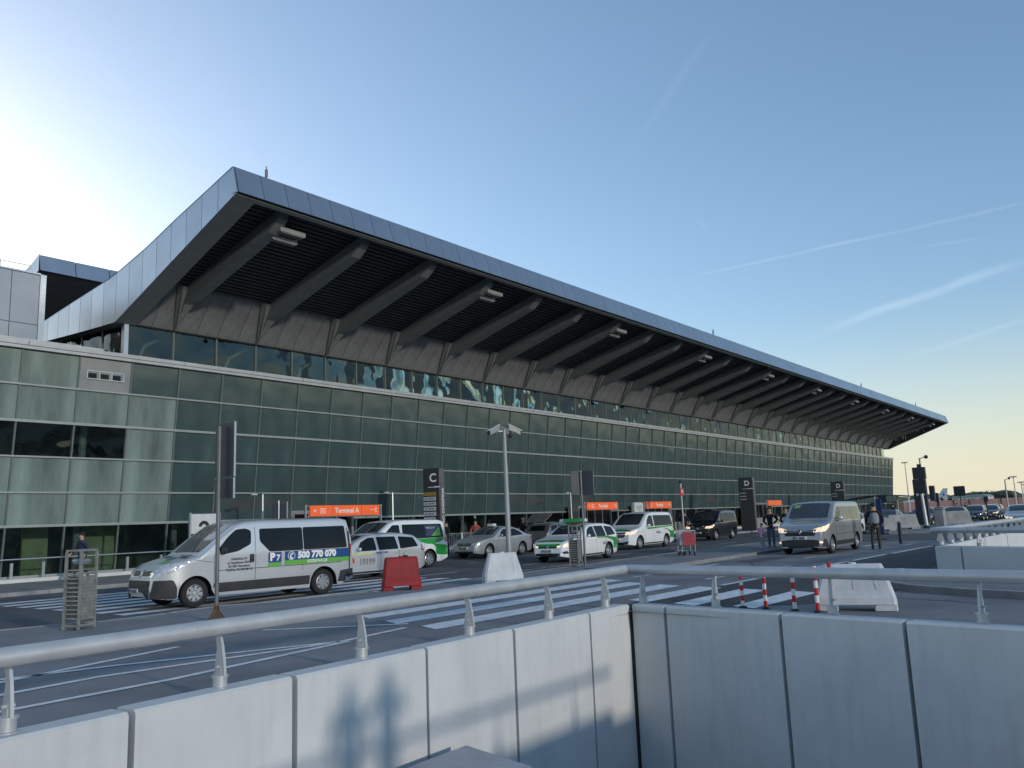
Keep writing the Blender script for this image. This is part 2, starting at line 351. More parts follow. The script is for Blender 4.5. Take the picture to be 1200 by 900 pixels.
def raised(name, pts, z, m_top, kerb_w=.16, parent=None):
    """a raised island: kerb ring built as separate kerb stones, paved top sheet"""
    isl = struct(MB().prism(pts, 'z', -.01, z-.006), name, m_top, parent)
    ring = pts+[pts[0]]; n = 0; verts = MB()
    c = Vector((sum(p[0] for p in pts)/len(pts), sum(p[1] for p in pts)/len(pts)))
    for a, b in zip(ring[:-1], ring[1:]):
        a, b = Vector(a), Vector(b); L = (b-a).length; d = (b-a)/L; nn = Vector((-d.y, d.x))
        if (c-a).dot(nn) < 0: nn = -nn
        k = max(1, round(L/1.0))
        for i in range(k):
            p = a+d*(L*i/k+.006); q = a+d*(L*(i+1)/k-.006); p2, q2 = p+nn*kerb_w, q+nn*kerb_w
            hz = z+random.uniform(0, .006)
            mbk = MB().add([(p.x, p.y, -.02), (q.x, q.y, -.02), (q2.x, q2.y, -.02), (p2.x, p2.y, -.02), (p.x+nn.x*.015, p.y+nn.y*.015, hz), (q.x+nn.x*.015, q.y+nn.y*.015, hz), (q2.x, q2.y, hz), (p2.x, p2.y, hz)],
                           [(0, 3, 2, 1), (4, 5, 6, 7), (0, 1, 5, 4), (1, 2, 6, 5), (2, 3, 7, 6), (3, 0, 4, 7)])
            if n < 120 and -2 < p.x < 50: mbk.build('kerb_stone', M_KERB, isl); n += 1
            else: verts.add(mbk.v, mbk.f)
    if verts.v: o = verts.build('kerb_run', M_KERB, isl); o['kind'] = 'stuff'
    return isl
raised('traffic_island', [(-20, 13.6), (20, 13.2), (25.2, 12.95), (35.0, 13.2), (39.5, 13.9), (42.2, 15.2), (42.9, 16.4), (42.4, 17.2), (40.5, 17.35), (34.3, 17.1), (26.1, 16.45), (20.4, 16.2), (14.2, 15.85), (11.5, 16.15), (10.5, 16.72), (9.6, 16.6), (9.0, 16.42), (7.8, 16.42), (6.3, 16.8), (3, 17.6), (-20, 21)], .11, M_PAVE)
raised('kerb_island', [(18.75, 4.95), (18.0, 4.35), (17.35, 3.3), (16.85, 2.0), (16.5, -1.5), (18.55, -1.4), (21.25, 2.85), (22.3, 4.55), (22.35, 4.8), (19.7, 4.98)], .13, mat('paving_dusty', (.2, .2, .2), rough=.9, var=.15, scale=1.5, bump=.3))
raised('far_island', [(56, 11.2), (82, 11.4), (86, 12.6), (82, 16.0), (58, 16.6), (55, 14)], .12, M_PAVE)
side = struct(MB().box((-40, 28.55, -.02), (190, 35.3, .12)), 'pavement', M_PAVE)
kb = MB()
for i in range(180):
    x = -30+i*1.2
    m_ = MB().box((x+.006, 28.40, -.02), (x+1.194, 28.55, .125+random.uniform(0, .006)))
    if 8 < x < 60: m_.build('kerb_stone', M_KERB, side)
    else: kb.add(m_.v, m_.f)
kb.build('kerb_run', M_KERB, side)['kind'] = 'stuff'
jt = MB()
for i in range(-4, 90): jt.box((i*1.5, 28.56, .1205), (i*1.5+.02, 35.2, .1225))
for y in (29.6, 30.9, 32.2, 33.5): jt.box((-6, y, .1205), (134, y+.02, .1228))
jt.build('paving_joint', mat('joint_dark', (.06, .06, .06), rough=.95), side)
for (x, y, r) in [(22.5, 14.6, .3), (27, 18.2, .32)]:
    z = .118 if 13.2 < y < 16 else .013
    MB().lathe([(0, 0), (r*.8, 0), (r*.8, -.004), (r*.86, -.004), (r*.86, .002), (r, .002), (r, -.01)], (x, y, z), n=24).build('manhole_cover', mat('cast_iron', (.06, .06, .06), rough=.6, metal=.5), road_near)

rc = random.Random(5); M_TAR = mat('tar_seal', (.03, .03, .032), rough=.6)
for (x, y, dx, dy, n_) in ((24, 9.4, .5, .3, 10), (16, 2.6, .1, .3, 8)):
    tm = MB()
    for i in range(n_):
        x2, y2 = x+dx+rc.uniform(-.12, .12), y+dy+rc.uniform(-.16, .16); d = Vector((x2-x, y2-y)).normalized(); w_ = rc.uniform(.012, .028); nn_ = Vector((-d.y, d.x))*w_
        tm.add([(x-nn_.x, y-nn_.y, .006), (x2-nn_.x, y2-nn_.y, .006), (x2+nn_.x, y2+nn_.y, .006), (x+nn_.x, y+nn_.y, .006)], [(0, 1, 2, 3)]); x, y = x2, y2
    tm.build('tar_seam', M_TAR, road_near)
for (x, y, a, b_) in ((21.6, 10.9, 2.6, 1.1), (6.2, 12.6, 2.2, .5), (27.5, 11.2, 3.0, .9)):
    poly_sheet('road_patch', [(x, y), (x+a, y+.05), (x+a, y+b_), (x+.04, y+b_)], .005, mat('asphalt_patch', (.10, .10, .104), rough=.9, var=.15, bump=.3), road_near)
# ------------------------------------------------------------------ sunken ramp: floor and walls
ramp = poly_sheet('ramp_floor', [(-30, .3), (12.4, .3), (13.6, 8.3), (-30, 6.5)], -2.8, mat('ramp_concrete', (.26, .26, .265), rough=.9, var=.15, bump=.3, bscale=110))
def wall_run(label, pts_from, pts_to, joints, z0, z1, thick, inward, parent_name='retaining_wall', mat_=M_CONC, cap=True):
    """retaining wall along a line; 'joints' are distances along it where the panels meet"""
    a, b = Vector(pts_from), Vector(pts_to); d = (b-a).normalized(); n = Vector((-d.y, d.x))*inward
    t = thing(parent_name, label, 'wall', (a.x, a.y, 0))
    for i, (s0, s1) in enumerate(zip(joints[:-1], joints[1:])):
        g = .031; o = random.uniform(-.008, .008)
        p0 = d*(s0+g)+n*o; p1 = d*(s1-g)+n*o; q0 = p0-n*thick; q1 = p1-n*thick; c = .03
        zt = z1+random.uniform(-.006, .006)
        vs = [(p0.x, p0.y, z0), (p1.x, p1.y, z0), (q1.x, q1.y, z0), (q0.x, q0.y, z0),
              (p0.x, p0.y, zt-c), (p1.x, p1.y, zt-c), (q1.x, q1.y, zt-c), (q0.x, q0.y, zt-c)]
        i0, i1, j0, j1 = p0-n*c, p1-n*c, q0+n*c, q1+n*c
        vs += [(i0.x, i0.y, zt), (i1.x, i1.y, zt), (j1.x, j1.y, zt), (j0.x, j0.y, zt)]
        MB().add(vs, [(0, 3, 2, 1), (0, 1, 5, 4), (1, 2, 6, 5), (2, 3, 7, 6), (3, 0, 4, 7), (4, 5, 9, 8), (5, 6, 10, 9), (6, 7, 11, 10), (7, 4, 8, 11), (8, 9, 10, 11)]).build('concrete_panel', mat_, t)
    s0, s1 = joints[0], joints[-1]; p0 = d*(s0+.05)-n*.16; p1 = d*(s1-.05)-n*.16; q0 = d*(s0+.05)-n*(thick-.03); q1 = d*(s1-.05)-n*(thick-.03)
    MB().prism([(p0.x, p0.y), (p1.x, p1.y), (q1.x, q1.y), (q0.x, q0.y)], 'z', z0+.01, z1-.05).build('joint_filler', M_JOINT, t)
    # drip kerb at the foot and the dark gap towards the road
    f0 = d*s0+n*.06; f1 = d*s1+n*.06; e0 = d*s0-n*.04; e1 = d*s1-n*.04
    MB().prism([(f0.x, f0.y), (f1.x, f1.y), (e1.x, e1.y), (e0.x, e0.y)], 'z', z0, z0+.09).build('base_ledge', M_CONC2, t)
    return t, d, n
LA, LB = (-9, 7.08), (13.31, 7.92)
Ldir = (Vector(LB)-Vector(LA)); LL = Ldir.length
jl = [0, 2.3, 4.6, 6.9, 9.2, 11.05, 13.0, 14.85, 16.9, 18.85, 21.0, LL-.05]
jl = [0, 2.4, 4.8, 7.2, 9.6, 11.2, 12.98, 14.8, 16.9, 18.8, 21.0-.05, LL+.035]
wall_run('long pale concrete retaining wall left of the corner, with six panels under the tubular handrail', LA, LB, jl, -2.8, .12, .33, -1)
RA, RB = (13.33, 7.86), (11.35, -2.4)
jr = [-.05, .42+.3, 2.95, 4.85, 6.6, 8.4, 10.4]
wall_run('pale concrete retaining wall right of the corner, with the wide panels', RA, RB, jr, -2.8, .12, .33, -1)
cnr = thing('corner_post', 'narrow dark jointed corner where the two pale ramp walls meet', 'wall corner', (13.4, 8.05, -2.8))
MB((13.4, 8.05, -2.8)).box((13.30, 7.90, -2.8), (13.75, 8.40, .06)).build('corner_fill', M_JOINT, cnr)
ledge = thing('drain_channel', 'dark slotted drain strip between the road and the left retaining wall', 'drain', (0, 0, 0))
for i in range(11):
    x = -8+i*2.0; y = 7.08+(x+9)*.0377+.37
    MB().box((x, y, .0), (x+1.94, y+.10, .035)).build('channel_edge', M_CONC2, ledge)
    MB().box((x, y+.12, -.0), (x+1.94, y+.22, .022)).build('channel_slot', M_PLAST, ledge)
duct = thing('steel_box', 'low flat-topped pale steel box against the left retaining wall', 'box', (7.6, 6.9, -2.8))
MB().prism([(-2.4, .38), (.62, .50), (.32, -.72), (-2.4, -.82)], 'z', 0, 1.66).build('casing', M_GREYP, duct)
MB().prism([(-2.45, .40), (.66, .52), (.35, -.76), (-2.45, -.86)], 'z', 1.662, 1.70).build('lid', mat('pale_sheet', (.40, .41, .44), rough=.5, metal=.3), duct)
for dx in (-1.6, -.6): MB().box((dx, -.83, 1.71), (dx+.02, .42, 1.718)).build('lid_seam', M_SEAM, duct)

POST = None
def rail_post():
    """leaning fin bracket on a round foot, tube rail rests on its tip"""
    t = MB()
    t.lathe([(0, 0), (.088, 0), (.088, .012), (.072, .018), (.072, .112), (.088, .115), (.088, .130), (0, .130)], n=16)
    fin = [(-.092, .12), (.092, .12), (.080, .24), (.042, .42), (.012, .50), (-.06, .548), (-.095, .53), (-.056, .46), (-.046, .38), (-.068, .26)]
    t.prism(fin, 'x', -.014, .014); t.box((-.022, -.04, .12), (.022, .04, .20))
    t.tube((-.05, 0, .21), (.05, 0, .21), .018, n=8)
    return t.mesh('rail_post', M_GALV, True, 30)
rail_post_me = rail_post()
def handrail(label, pts, z_base, h, post_list, rt=.085, joints=()):
    t = thing('handrail', label, 'railing', (pts[0][0], pts[0][1], z_base))
    o = Vector((pts[0][0], pts[0][1]))
    for a, b in zip(pts[:-1], pts[1:]):
        a, b = Vector(a)-o, Vector(b)-o; L = (b-a).length; d = (b-a)/L; k = max(1, round(L/4.2))
        for i in range(k):
            p, q = a+d*(L*i/k), a+d*(L*(i+1)/k)
            MB().tube((p.x, p.y, h), ((q-d*.008).x, (q-d*.008).y, h), rt, n=16).build('rail_tube', M_GALV, t, True)
            if i: MB().tube((p.x-d.x*.05, p.y-d.y*.05, h), (p.x+d.x*.05, p.y+d.y*.05, h), rt+.004, n=16).build('rail_sleeve', M_GALV, t, True)
    for (x, y, rz) in post_list:
        po = link('rail_post', rail_post_me, t, (x-o.x, y-o.y, 0), rz); po.scale = (1, 1, h/.60)
    return t
def on_left(x, off=.17): return (x, 7.08+(x+9)*.0377+off)
lp = [(*on_left(x, .20), math.pi) for x in (-7, -5, -3, -1, 1, 3.0, 5.0, 6.95, 9.0, 11.0, 12.8)]
handrail('long galvanised tube handrail on the left retaining wall, running to the corner', [on_left(-8.5, .25), (13.55, 8.1)], .12, .60, [(x, y, math.pi) for x, y, _ in lp])
handrail('galvanised tube handrail on the right retaining wall beside the red and white posts', [(13.58, 8.04), (11.75, -1.8)], .12, .60,
         [(13.52, 7.75, R(82)), (13.32, 6.25, R(82)), (12.93, 4.2, R(82)), (12.52, 2.15, R(82)), (12.15, .2, R(82))])
# near side of the ramp, where the photographer stands
near = MB().box((-30, -4, -.02), (11.6, .28, .0))
struct(MB().box((-30, -6, -.02), (12.3, .1, .0)), 'path', M_PAVE)
wall_run('near retaining wall at the photographer\'s feet', (-12, .46), (11.3, .46), [0, 2.5, 5, 7.5, 10, 12.5, 15, 17.5, 20, 23.2], -2.8, .12, .33, 1)
handrail('near handrail tube just entering the bottom right corner of the view', [(-11, .34), (11.2, .34)], .12, .64, [(x, .30, math.pi) for x in range(-10, 11, 2)], rt=.06)

# second sunken ramp on the right, behind raised parapet walls
W2 = wall_run('pale parapet wall in the right middle ground facing the kerb island', (22.6, 4.75), (18.7, -1.4), [0, .8, 2.6, 4.4, 6.2, 7.2], 0.0, .68, .28, -1)
W3 = wall_run('rear parapet wall of the right ramp, running away beside the far road', (22.95, 4.62), (78, 2.8), [0]+[1.6+3.3*i for i in range(16)]+[54.2], -.8, .67, .12, -1)
handrail('tube handrail on the front parapet wall at the right edge', [(22.75, 4.78), (18.85, -1.4)], .68, .37, [(22.1, 3.65, R(60)), (21.2, 2.2, R(60)), (20.2, .6, R(60))], rt=.07)
handrail('tube handrail with many brackets running off to the far right', [(22.75, 4.76), (78, 2.9)], .68, .37, [(23.3+1.05*i, 4.72-1.05*i*.0335, 0) for i in range(44)], rt=.07)
poly_sheet('ramp_floor_right', [(17.4, -2.0), (23.8, 5.2), (78, 4.6), (78, -25), (14, -25)], -.012, M_CONC2)
MB().box((0, 0, 0), (1, 1, 1))

# ------------------------------------------------------------------ terminal building
BX, BY = 13.2, 34.0
B = thing('terminal_building', 'long glass airport terminal with huge oversailing ribbed canopy roof', 'building', (BX, BY, 0))
OB = (BX, BY, 0)
def bmb(): return MB(OB)
X0, BAY, K0, K1 = 13.2, 2.2, -4, 59
ROWS = [.30, 2.25, 3.55, 4.95, 6.33, 7.75, 9.12]
def wy(z): return 35.5-(z-.3)*(.9/8.82)
# glass panes, each its own sheet in the tilted wall
pane_me = {}
def pane_mesh(r, m):
    k = (r, m.name)
    if k not in pane_me:
        a, b = ROWS[r]+.03, ROWS[r+1]-.03
        pane_me[k] = MB((0, 0, 0)).add([(.03, wy(a)-BY, a), (BAY-.03, wy(a)-BY, a), (BAY-.03, wy(b)-BY, b), (.03, wy(b)-BY, b),
            (.03, wy(a)-BY+.02, a), (BAY-.03, wy(a)-BY+.02, a), (BAY-.03, wy(b)-BY+.02, b), (.03, wy(b)-BY+.02, b)],
            [(0, 1, 2, 3), (5, 4, 7, 6), (0, 4, 5, 1), (3, 2, 6, 7), (1, 5, 6, 2), (4, 0, 3, 7)]).mesh('glass_pane', m)
    return pane_me[k]
rest = bmb(); rest_c = bmb(); rest_i = 0
for k in range(K0, K1):
    x = X0+k*BAY
    for r in range(6):
        if k == 1 and r == 5: continue
        if r == 0: m = M_CLEAR
        elif k < 3 and r == 3: m = M_CLEAR if k < 2 else M_FROST_LIT
        elif k < 2: m = M_FROST_LIT
        elif k == 2 and r < 5: m = M_FROST_LIT
        else: m = M_FROST if (k*7+r*3) % 5 else M_FROST_B
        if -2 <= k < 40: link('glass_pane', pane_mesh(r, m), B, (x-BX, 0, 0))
        else:
            a, b = ROWS[r]+.03, ROWS[r+1]-.03
            (rest_c if r == 0 else rest).add([(x+.03, wy(a), a), (x+BAY-.03, wy(a), a), (x+BAY-.03, wy(b), b), (x+.03, wy(b), b), (x+.03, wy(a)+.02, a), (x+BAY-.03, wy(a)+.02, a), (x+BAY-.03, wy(b)+.02, b), (x+.03, wy(b)+.02, b)],
                [(0, 1, 2, 3), (5, 4, 7, 6), (0, 4, 5, 1), (3, 2, 6, 7), (1, 5, 6, 2), (4, 0, 3, 7)])
rest.build('far_frosted_panes', M_FROST, B)['kind'] = 'stuff'
rest_c.build('far_ground_floor_panes', M_CLEAR, B)['kind'] = 'stuff'
# mullions and transoms
mull_me = MB().add([(-.03, wy(.25)-BY-.07, .25), (.03, wy(.25)-BY-.07, .25), (.03, wy(9.1)-BY-.07, 9.1), (-.03, wy(9.1)-BY-.07, 9.1),
                    (-.03, wy(.25)-BY+.10, .25), (.03, wy(.25)-BY+.10, .25), (.03, wy(9.1)-BY+.10, 9.1), (-.03, wy(9.1)-BY+.10, 9.1)],
                   [(0, 1, 2, 3), (5, 4, 7, 6), (0, 3, 7, 4), (1, 5, 6, 2), (3, 2, 6, 7), (0, 4, 5, 1)]).mesh('mullion', M_MULL)
for k in range(K0, K1+1): link('mullion', mull_me, B, (X0+k*BAY-BX, 0, 0))
xa, xb = X0+K0*BAY-.03, X0+K1*BAY+.03
for i, z in enumerate(ROWS):
    y = wy(z); hgt = .10 if i in (1, 4, 0) else .065
    if i == 6: continue
    bmb().box((xa, y-.10, z-hgt/2), (xb, y+.06, z+hgt/2)).build('transom', M_TRANS, B)
bmb().box((xa, 34.9, .0), (xb, 35.6, .26)).build('plinth', M_CONC, B)
bmb().box((xa, 34.42, 9.13), (xb, 34.85, 9.26)).build('parapet_cap_lower', M_CAP, B)
bmb().box((xa, 34.36, 9.262), (xb, 35.25, 9.42)).build('parapet_cap_upper', M_CAP, B)
for i in range(24): bmb().box((xa+2.35+i*6.6, 34.352, 9.26), (xa+2.37+i*6.6, 34.36, 9.423)).build('cap_joint', M_SEAM, B)
bmb().box((xa, 34.6, 9.424), (16.35, 35.2, 9.56)).build('roof_upstand', M_CAP, B)
# grey vent panel in the top row
vx0, vx1 = X0+BAY+.035, X0+2*BAY-.035
a, b = ROWS[5]+.03, ROWS[6]-.03
bmb().add([(vx0, wy(a)-.03, a), (vx1, wy(a)-.03, a), (vx1, wy(b)-.03, b), (vx0, wy(b)-.03, b), (vx0, wy(a)+.05, a), (vx1, wy(a)+.05, a), (vx1, wy(b)+.05, b), (vx0, wy(b)+.05, b)],
          [(0, 1, 2, 3), (0, 4, 5, 1), (3, 2, 6, 7), (1, 5, 6, 2), (4, 0, 3, 7)]).build('vent_panel', M_GREYP, B)
fr = bmb().box((vx0+.28, 34.60, 8.22), (vx1-.28, 34.74, 8.26)).box((vx0+.28, 34.60, 8.56), (vx1-.28, 34.74, 8.60))
for q in range(4): fr.box((vx0+.28+q*(vx1-vx0-.60)/3, 34.605, 8.262), (vx0+.32+q*(vx1-vx0-.60)/3, 34.735, 8.558))
vf = fr.build('vent_frame', M_ALU, B)
for q in range(3):
    xx = vx0+.33+q*(vx1-vx0-.60)/3
    bmb().box((xx, 34.635, 8.27), (xx+.36, 34.66, 8.55)).build('vent_opening', M_VOID, B)
# clerestory band
CX0, CX1, CY = 17.6, 141.0, 35.2
cl_me = MB().box((.03, CY-BY, 9.45), (BAY-.03, CY-BY+.02, 10.93)).mesh('clerestory_pane', M_CLEAR)
cm_me = MB().box((-.035, CY-BY-.06, 9.43), (.035, CY-BY+.08, 10.98)).mesh('clerestory_post', M_MULL)
restc = bmb()
for i in range(56):
    x = CX0+i*BAY
    if i < 36: link('clerestory_pane', cl_me, B, (x-BX, 0, 0))
    else: restc.box((x+.03, CY, 9.45), (x+BAY-.03, CY+.02, 10.93))
    link('clerestory_post', cm_me, B, (x-BX, 0, 0))
restc.build('far_clerestory_panes', M_CLEAR, B)['kind'] = 'stuff'
bmb().box((CX0-.15, CY-.10, 9.43), (CX0+.05, CY+.14, 10.96)).build('corner_post', M_ALU, B)
for j in range(4):   # glazing that turns the corner and runs back
    bmb().box((CX0-.02, CY+.15+j*2.0, 9.45), (CX0, CY+2.1+j*2.0, 11.1)).build('side_glass_pane', M_CLEAR, B)
    bmb().box((CX0-.06, CY+2.1+j*2.0, 9.43), (CX0+.05, CY+2.17+j*2.0, 11.1)).build('side_glass_post', M_MULL, B)
# roof: profile points (Y, Z) of top and underside at the gable ends
TOP = [(26.3, 15.40), (28, 14.95), (30.3, 14.35), (32.5, 13.72), (34.7, 13.22), (35.9, 13.0), (38, 12.78), (40.5, 12.5), (43.5, 12.15)]
BOT = [(26.0, 14.30), (35.1, 10.92), (38, 11.03), (43.5, 11.3)]
def interp(P, y):
    for (a, b), (c, d) in zip(P[:-1], P[1:]):
        if y <= c: return b+(d-b)*(y-a)/(c-a)
    return P[-1][1]
RX0, RX1 = 17.0, 144.0
# roof shell (dark core inside the sheet cladding)
core = [(y, z-.05) for y, z in TOP]+[(75, 12.0), (75, 11.6), (43.4, 11.35), (35.3, 11.0), (35.1, 11.05), (33.75, 12.85), (26.75, 14.95), (26.35, 14.6)]
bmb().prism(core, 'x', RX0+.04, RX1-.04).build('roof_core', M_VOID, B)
topm = bmb()
pr = TOP+[(75, 12.05)]
topm.add([(RX0-.02, y, z+.0) for y, z in pr]+[(RX1+.02, y, z+.0) for y, z in pr], [(i, i+1, len(pr)+i+1, len(pr)+i) for i in range(len(pr)-1)])
topm.build('roof_sheet', M_FASCIA, B)
# gable cladding panels
def rake(side_x, sgn):
    ys = [26.15]+[26.15+1.115*i for i in range(1, 16)]
    for i, (y0, y1) in enumerate(zip(ys[:-1], ys[1:])):
        g = .012
        ya, yb = y0+g, y1-g
        shift = .26
        def bz(y): return interp([(26.0, 14.30)]+BOT[1:], y)
        def tz(y): return interp([(26.0, 15.45)]+TOP[1:], y)
        pts_t = [(ya if i else 26.30, tz(ya) if i else 15.40), (yb, tz(yb))]; pts_b = [(yb, bz(yb)), (ya if i else 26.0, bz(ya) if i else 14.30)]
        poly = pts_t+pts_b
        m = bmb().prism(poly, 'x', side_x, side_x+sgn*.045).build('gable_panel', M_FASCIA if i % 2 else M_FASCIA_B, B)
rake(RX0, 1); rake(RX1, -1)
# eave fascia panels
fp = None; n = int((RX1-RX0)/1.13)
w = (RX1-RX0-.1)/n
fa = MB().add([(.01, 26.28-BY, 15.40), (w-.01, 26.28-BY, 15.40), (w-.01, 25.95-BY, 14.31), (.01, 25.95-BY, 14.31),
               (.01, 26.33-BY, 15.40), (w-.01, 26.33-BY, 15.40), (w-.01, 26.0-BY, 14.31), (.01, 26.0-BY, 14.31)],
              [(0, 3, 2, 1), (4, 5, 6, 7), (0, 1, 5, 4), (3, 7, 6, 2), (0, 4, 7, 3), (1, 2, 6, 5)])
fme = [fa.mesh('fascia_panel', M_FASCIA), fa.mesh('fascia_panel', M_FASCIA_B)]
for i in range(n): link('fascia_panel', fme[(i*i//3) % 2], B, (RX0+.05+i*w-BX, 0, 0))
bmb().box((RX0, 26.03, 14.29), (RX1, 26.32, 14.32)).build('fascia_drip_edge', M_VOID, B)
# flat border strips of the soffit
def sl(y): return interp(BOT, y)
bmb().add([(RX0+.05, 26.12, sl(26.12)), (RX1-.05, 26.12, sl(26.12)), (RX1-.05, 26.30, sl(26.30)), (RX0+.05, 26.30, sl(26.30)),
           (RX0+.05, 26.12, 14.6), (RX1-.05, 26.12, 14.6), (RX1-.05, 26.30, 14.9), (RX0+.05, 26.30, 14.9)],
          [(0, 3, 2, 1), (3, 7, 6, 2), (0, 1, 5, 4)]).build('soffit_front_border', M_RIB, B)
for xs, xe in ((RX0+.05, RX0+.95), (RX1-.95, RX1-.05)):
    for (ya, yb) in ((26.31, 29.5), (29.52, 32.3), (32.32, 35.08)):
        bmb().add([(xs, ya, sl(ya)), (xe, ya, sl(ya)), (xe, yb, sl(yb)), (xs, yb, sl(yb)), (xs, ya, sl(ya)+.9), (xe, ya, sl(ya)+.5), (xe, yb, sl(yb)+1.2), (xs, yb, sl(yb)+1.2)],
                  [(0, 3, 2, 1), (1, 2, 6, 5), (0, 1, 5, 4), (3, 7, 6, 2)]).build('soffit_side_border', M_RIB, B)
bmb().add([(RX0+.05, 35.1, 10.92), (CX0, 35.1, 10.92), (CX0, 43.5, 11.3), (RX0+.05, 43.5, 11.3)], [(0, 3, 2, 1)]).build('side_overhang_soffit', M_RIB, B)
# leaning sheet-metal panels above the clerestory
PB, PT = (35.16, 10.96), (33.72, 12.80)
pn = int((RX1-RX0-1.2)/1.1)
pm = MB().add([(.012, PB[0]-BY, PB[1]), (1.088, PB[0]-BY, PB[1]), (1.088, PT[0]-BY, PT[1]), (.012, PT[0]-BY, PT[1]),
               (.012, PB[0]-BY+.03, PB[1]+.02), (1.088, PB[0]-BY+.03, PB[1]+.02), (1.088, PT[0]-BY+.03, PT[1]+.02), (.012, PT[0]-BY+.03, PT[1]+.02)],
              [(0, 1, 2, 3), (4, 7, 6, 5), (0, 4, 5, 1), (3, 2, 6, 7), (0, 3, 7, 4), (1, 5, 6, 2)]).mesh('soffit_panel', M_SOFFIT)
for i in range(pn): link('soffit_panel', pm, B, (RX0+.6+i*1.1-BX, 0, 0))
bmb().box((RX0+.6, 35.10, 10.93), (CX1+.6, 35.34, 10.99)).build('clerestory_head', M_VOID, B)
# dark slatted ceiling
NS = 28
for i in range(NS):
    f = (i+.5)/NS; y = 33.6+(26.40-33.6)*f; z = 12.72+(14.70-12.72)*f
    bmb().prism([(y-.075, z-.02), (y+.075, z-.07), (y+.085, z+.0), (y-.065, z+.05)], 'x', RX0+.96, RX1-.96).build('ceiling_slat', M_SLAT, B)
# canopy ribs
prof = [(34.80, 11.12), (33.75, 11.95), (33.2, 12.08), (27.5, 13.72), (26.85, 14.16), (26.78, 14.75), (27.6, 14.62), (33.3, 13.05), (33.75, 12.95)]
hw = [.03, .22, .28, .26, .22, .22, .26, .28, .40]
vs = [(-h, y-BY, z) for (y, z), h in zip(prof, hw)]+[(h, y-BY, z) for (y, z), h in zip(prof, hw)]
nn = len(prof)
rib_me = MB().add(vs, [tuple(range(nn-1, -1, -1)), tuple(range(nn, 2*nn))]+[(i, (i+1) % nn, nn+(i+1) % nn, nn+i) for i in range(nn)]).mesh('canopy_rib', M_RIB)
gus_me = MB().add([(0, 35.0-BY, 11.02), (-.62, 33.70-BY, 12.72), (.62, 33.70-BY, 12.72), (0, 34.78-BY, 10.98), (-.50, 33.42-BY, 12.66), (.50, 33.42-BY, 12.66), (0, 34.3-BY, 11.45)],
                  [(0, 1, 4, 3), (0, 3, 5, 2), (3, 4, 6), (3, 6, 5), (6, 4, 5), (1, 2, 5, 4), (0, 2, 1)]).mesh('rib_gusset', M_RIB)
bolt_me = MB().tube((-.215, 33.55-BY, 12.1), (.215, 33.55-BY, 12.1), .06, n=8).mesh('rib_pin', M_SLAT)
lamp_me = MB()
for j, (yy, zz) in enumerate(((27.9, 13.72), (27.35, 13.9))):
    lamp_me.box((.0, yy-.2-BY, zz-.10), (1.25, yy+.2-BY, zz-.07)); lamp_me.box((.0, yy-.2-BY, zz-.068), (.04, yy+.2-BY, zz+.08)); lamp_me.box((1.21, yy-.2-BY, zz-.068), (1.25, yy+.2-BY, zz+.08))
    lamp_me.box((.041, yy-.2-BY, zz-.068), (1.209, yy-.17-BY, zz+.08)); lamp_me.box((.041, yy+.17-BY, zz-.068), (1.209, yy+.2-BY, zz+.08))
    for q in range(5): lamp_me.box((.06, yy-.16+q*.07-BY, zz-.13), (1.19, yy-.14+q*.07-BY, zz-.102))
lamp_me = lamp_me.mesh('canopy_light', mat('light_housing', (.30, .30, .29), rough=.5, metal=.3))
for k in range(28):
    x = 19.7+k*4.4
    link('canopy_rib', rib_me, B, (x-BX, 0, 0)); link('rib_gusset', gus_me, B, (x-BX, 0, 0)); link('rib_pin', bolt_me, B, (x-BX, 0, 0))
    if k % 3 == 0: link('canopy_light', lamp_me, B, (x+.1-BX, 0, 0))
for x in (18.7, 60.0, 99.8, 126):
    bmb().tube((x, 26.6, 15.3), (x, 26.6, 16.05), .035, .02).tube((x, 26.6, 15.6), (x, 26.6, 15.9), .06, .06).build('roof_antenna', M_RIB, B)
# interior seen through the clear glass: floor slabs, back wall, columns and bracing
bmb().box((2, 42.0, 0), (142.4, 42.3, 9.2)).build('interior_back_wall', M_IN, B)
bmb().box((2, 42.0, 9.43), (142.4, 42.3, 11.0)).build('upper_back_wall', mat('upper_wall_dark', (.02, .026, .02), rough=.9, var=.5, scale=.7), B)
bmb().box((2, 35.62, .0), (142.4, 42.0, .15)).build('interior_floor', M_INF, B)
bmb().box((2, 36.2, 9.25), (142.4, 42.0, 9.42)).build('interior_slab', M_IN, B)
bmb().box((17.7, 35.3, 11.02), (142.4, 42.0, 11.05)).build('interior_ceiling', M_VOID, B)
colb = bmb().tube((0, 36.6, .15), (0, 36.6, 9.2), .16, n=12)
for k in range(29):
    x = X0-2.2+k*4.4+1.1
    bmb().tube((x, 36.7, .15), (x, 36.3, 9.2), .14, n=10).build('inner_column', M_COLM, B)
    if k % 2 == 0 and k > 0: bmb().tube((x, 36.5, .3), (x+4.4, 36.1, 4.9), .06, n=8).tube((x+4.4, 36.5, .3), (x, 36.1, 4.9), .06, n=8).build('inner_brace', M_COLM, B)
    if k > 1: bmb().tube((x, 36.2, 5.0), (x+3.2, 35.7, 9.1), .05, n=8).build('inner_brace', M_COLM, B)
for k in range(24):
    x = 18.6+k*4.4
    bmb().path([(x, 36.2, 9.42), (x+.35, 36.2, 10.3), (x+1.5, 36.4, 11.0)], .08).build('clerestory_strut', M_COLM, B)
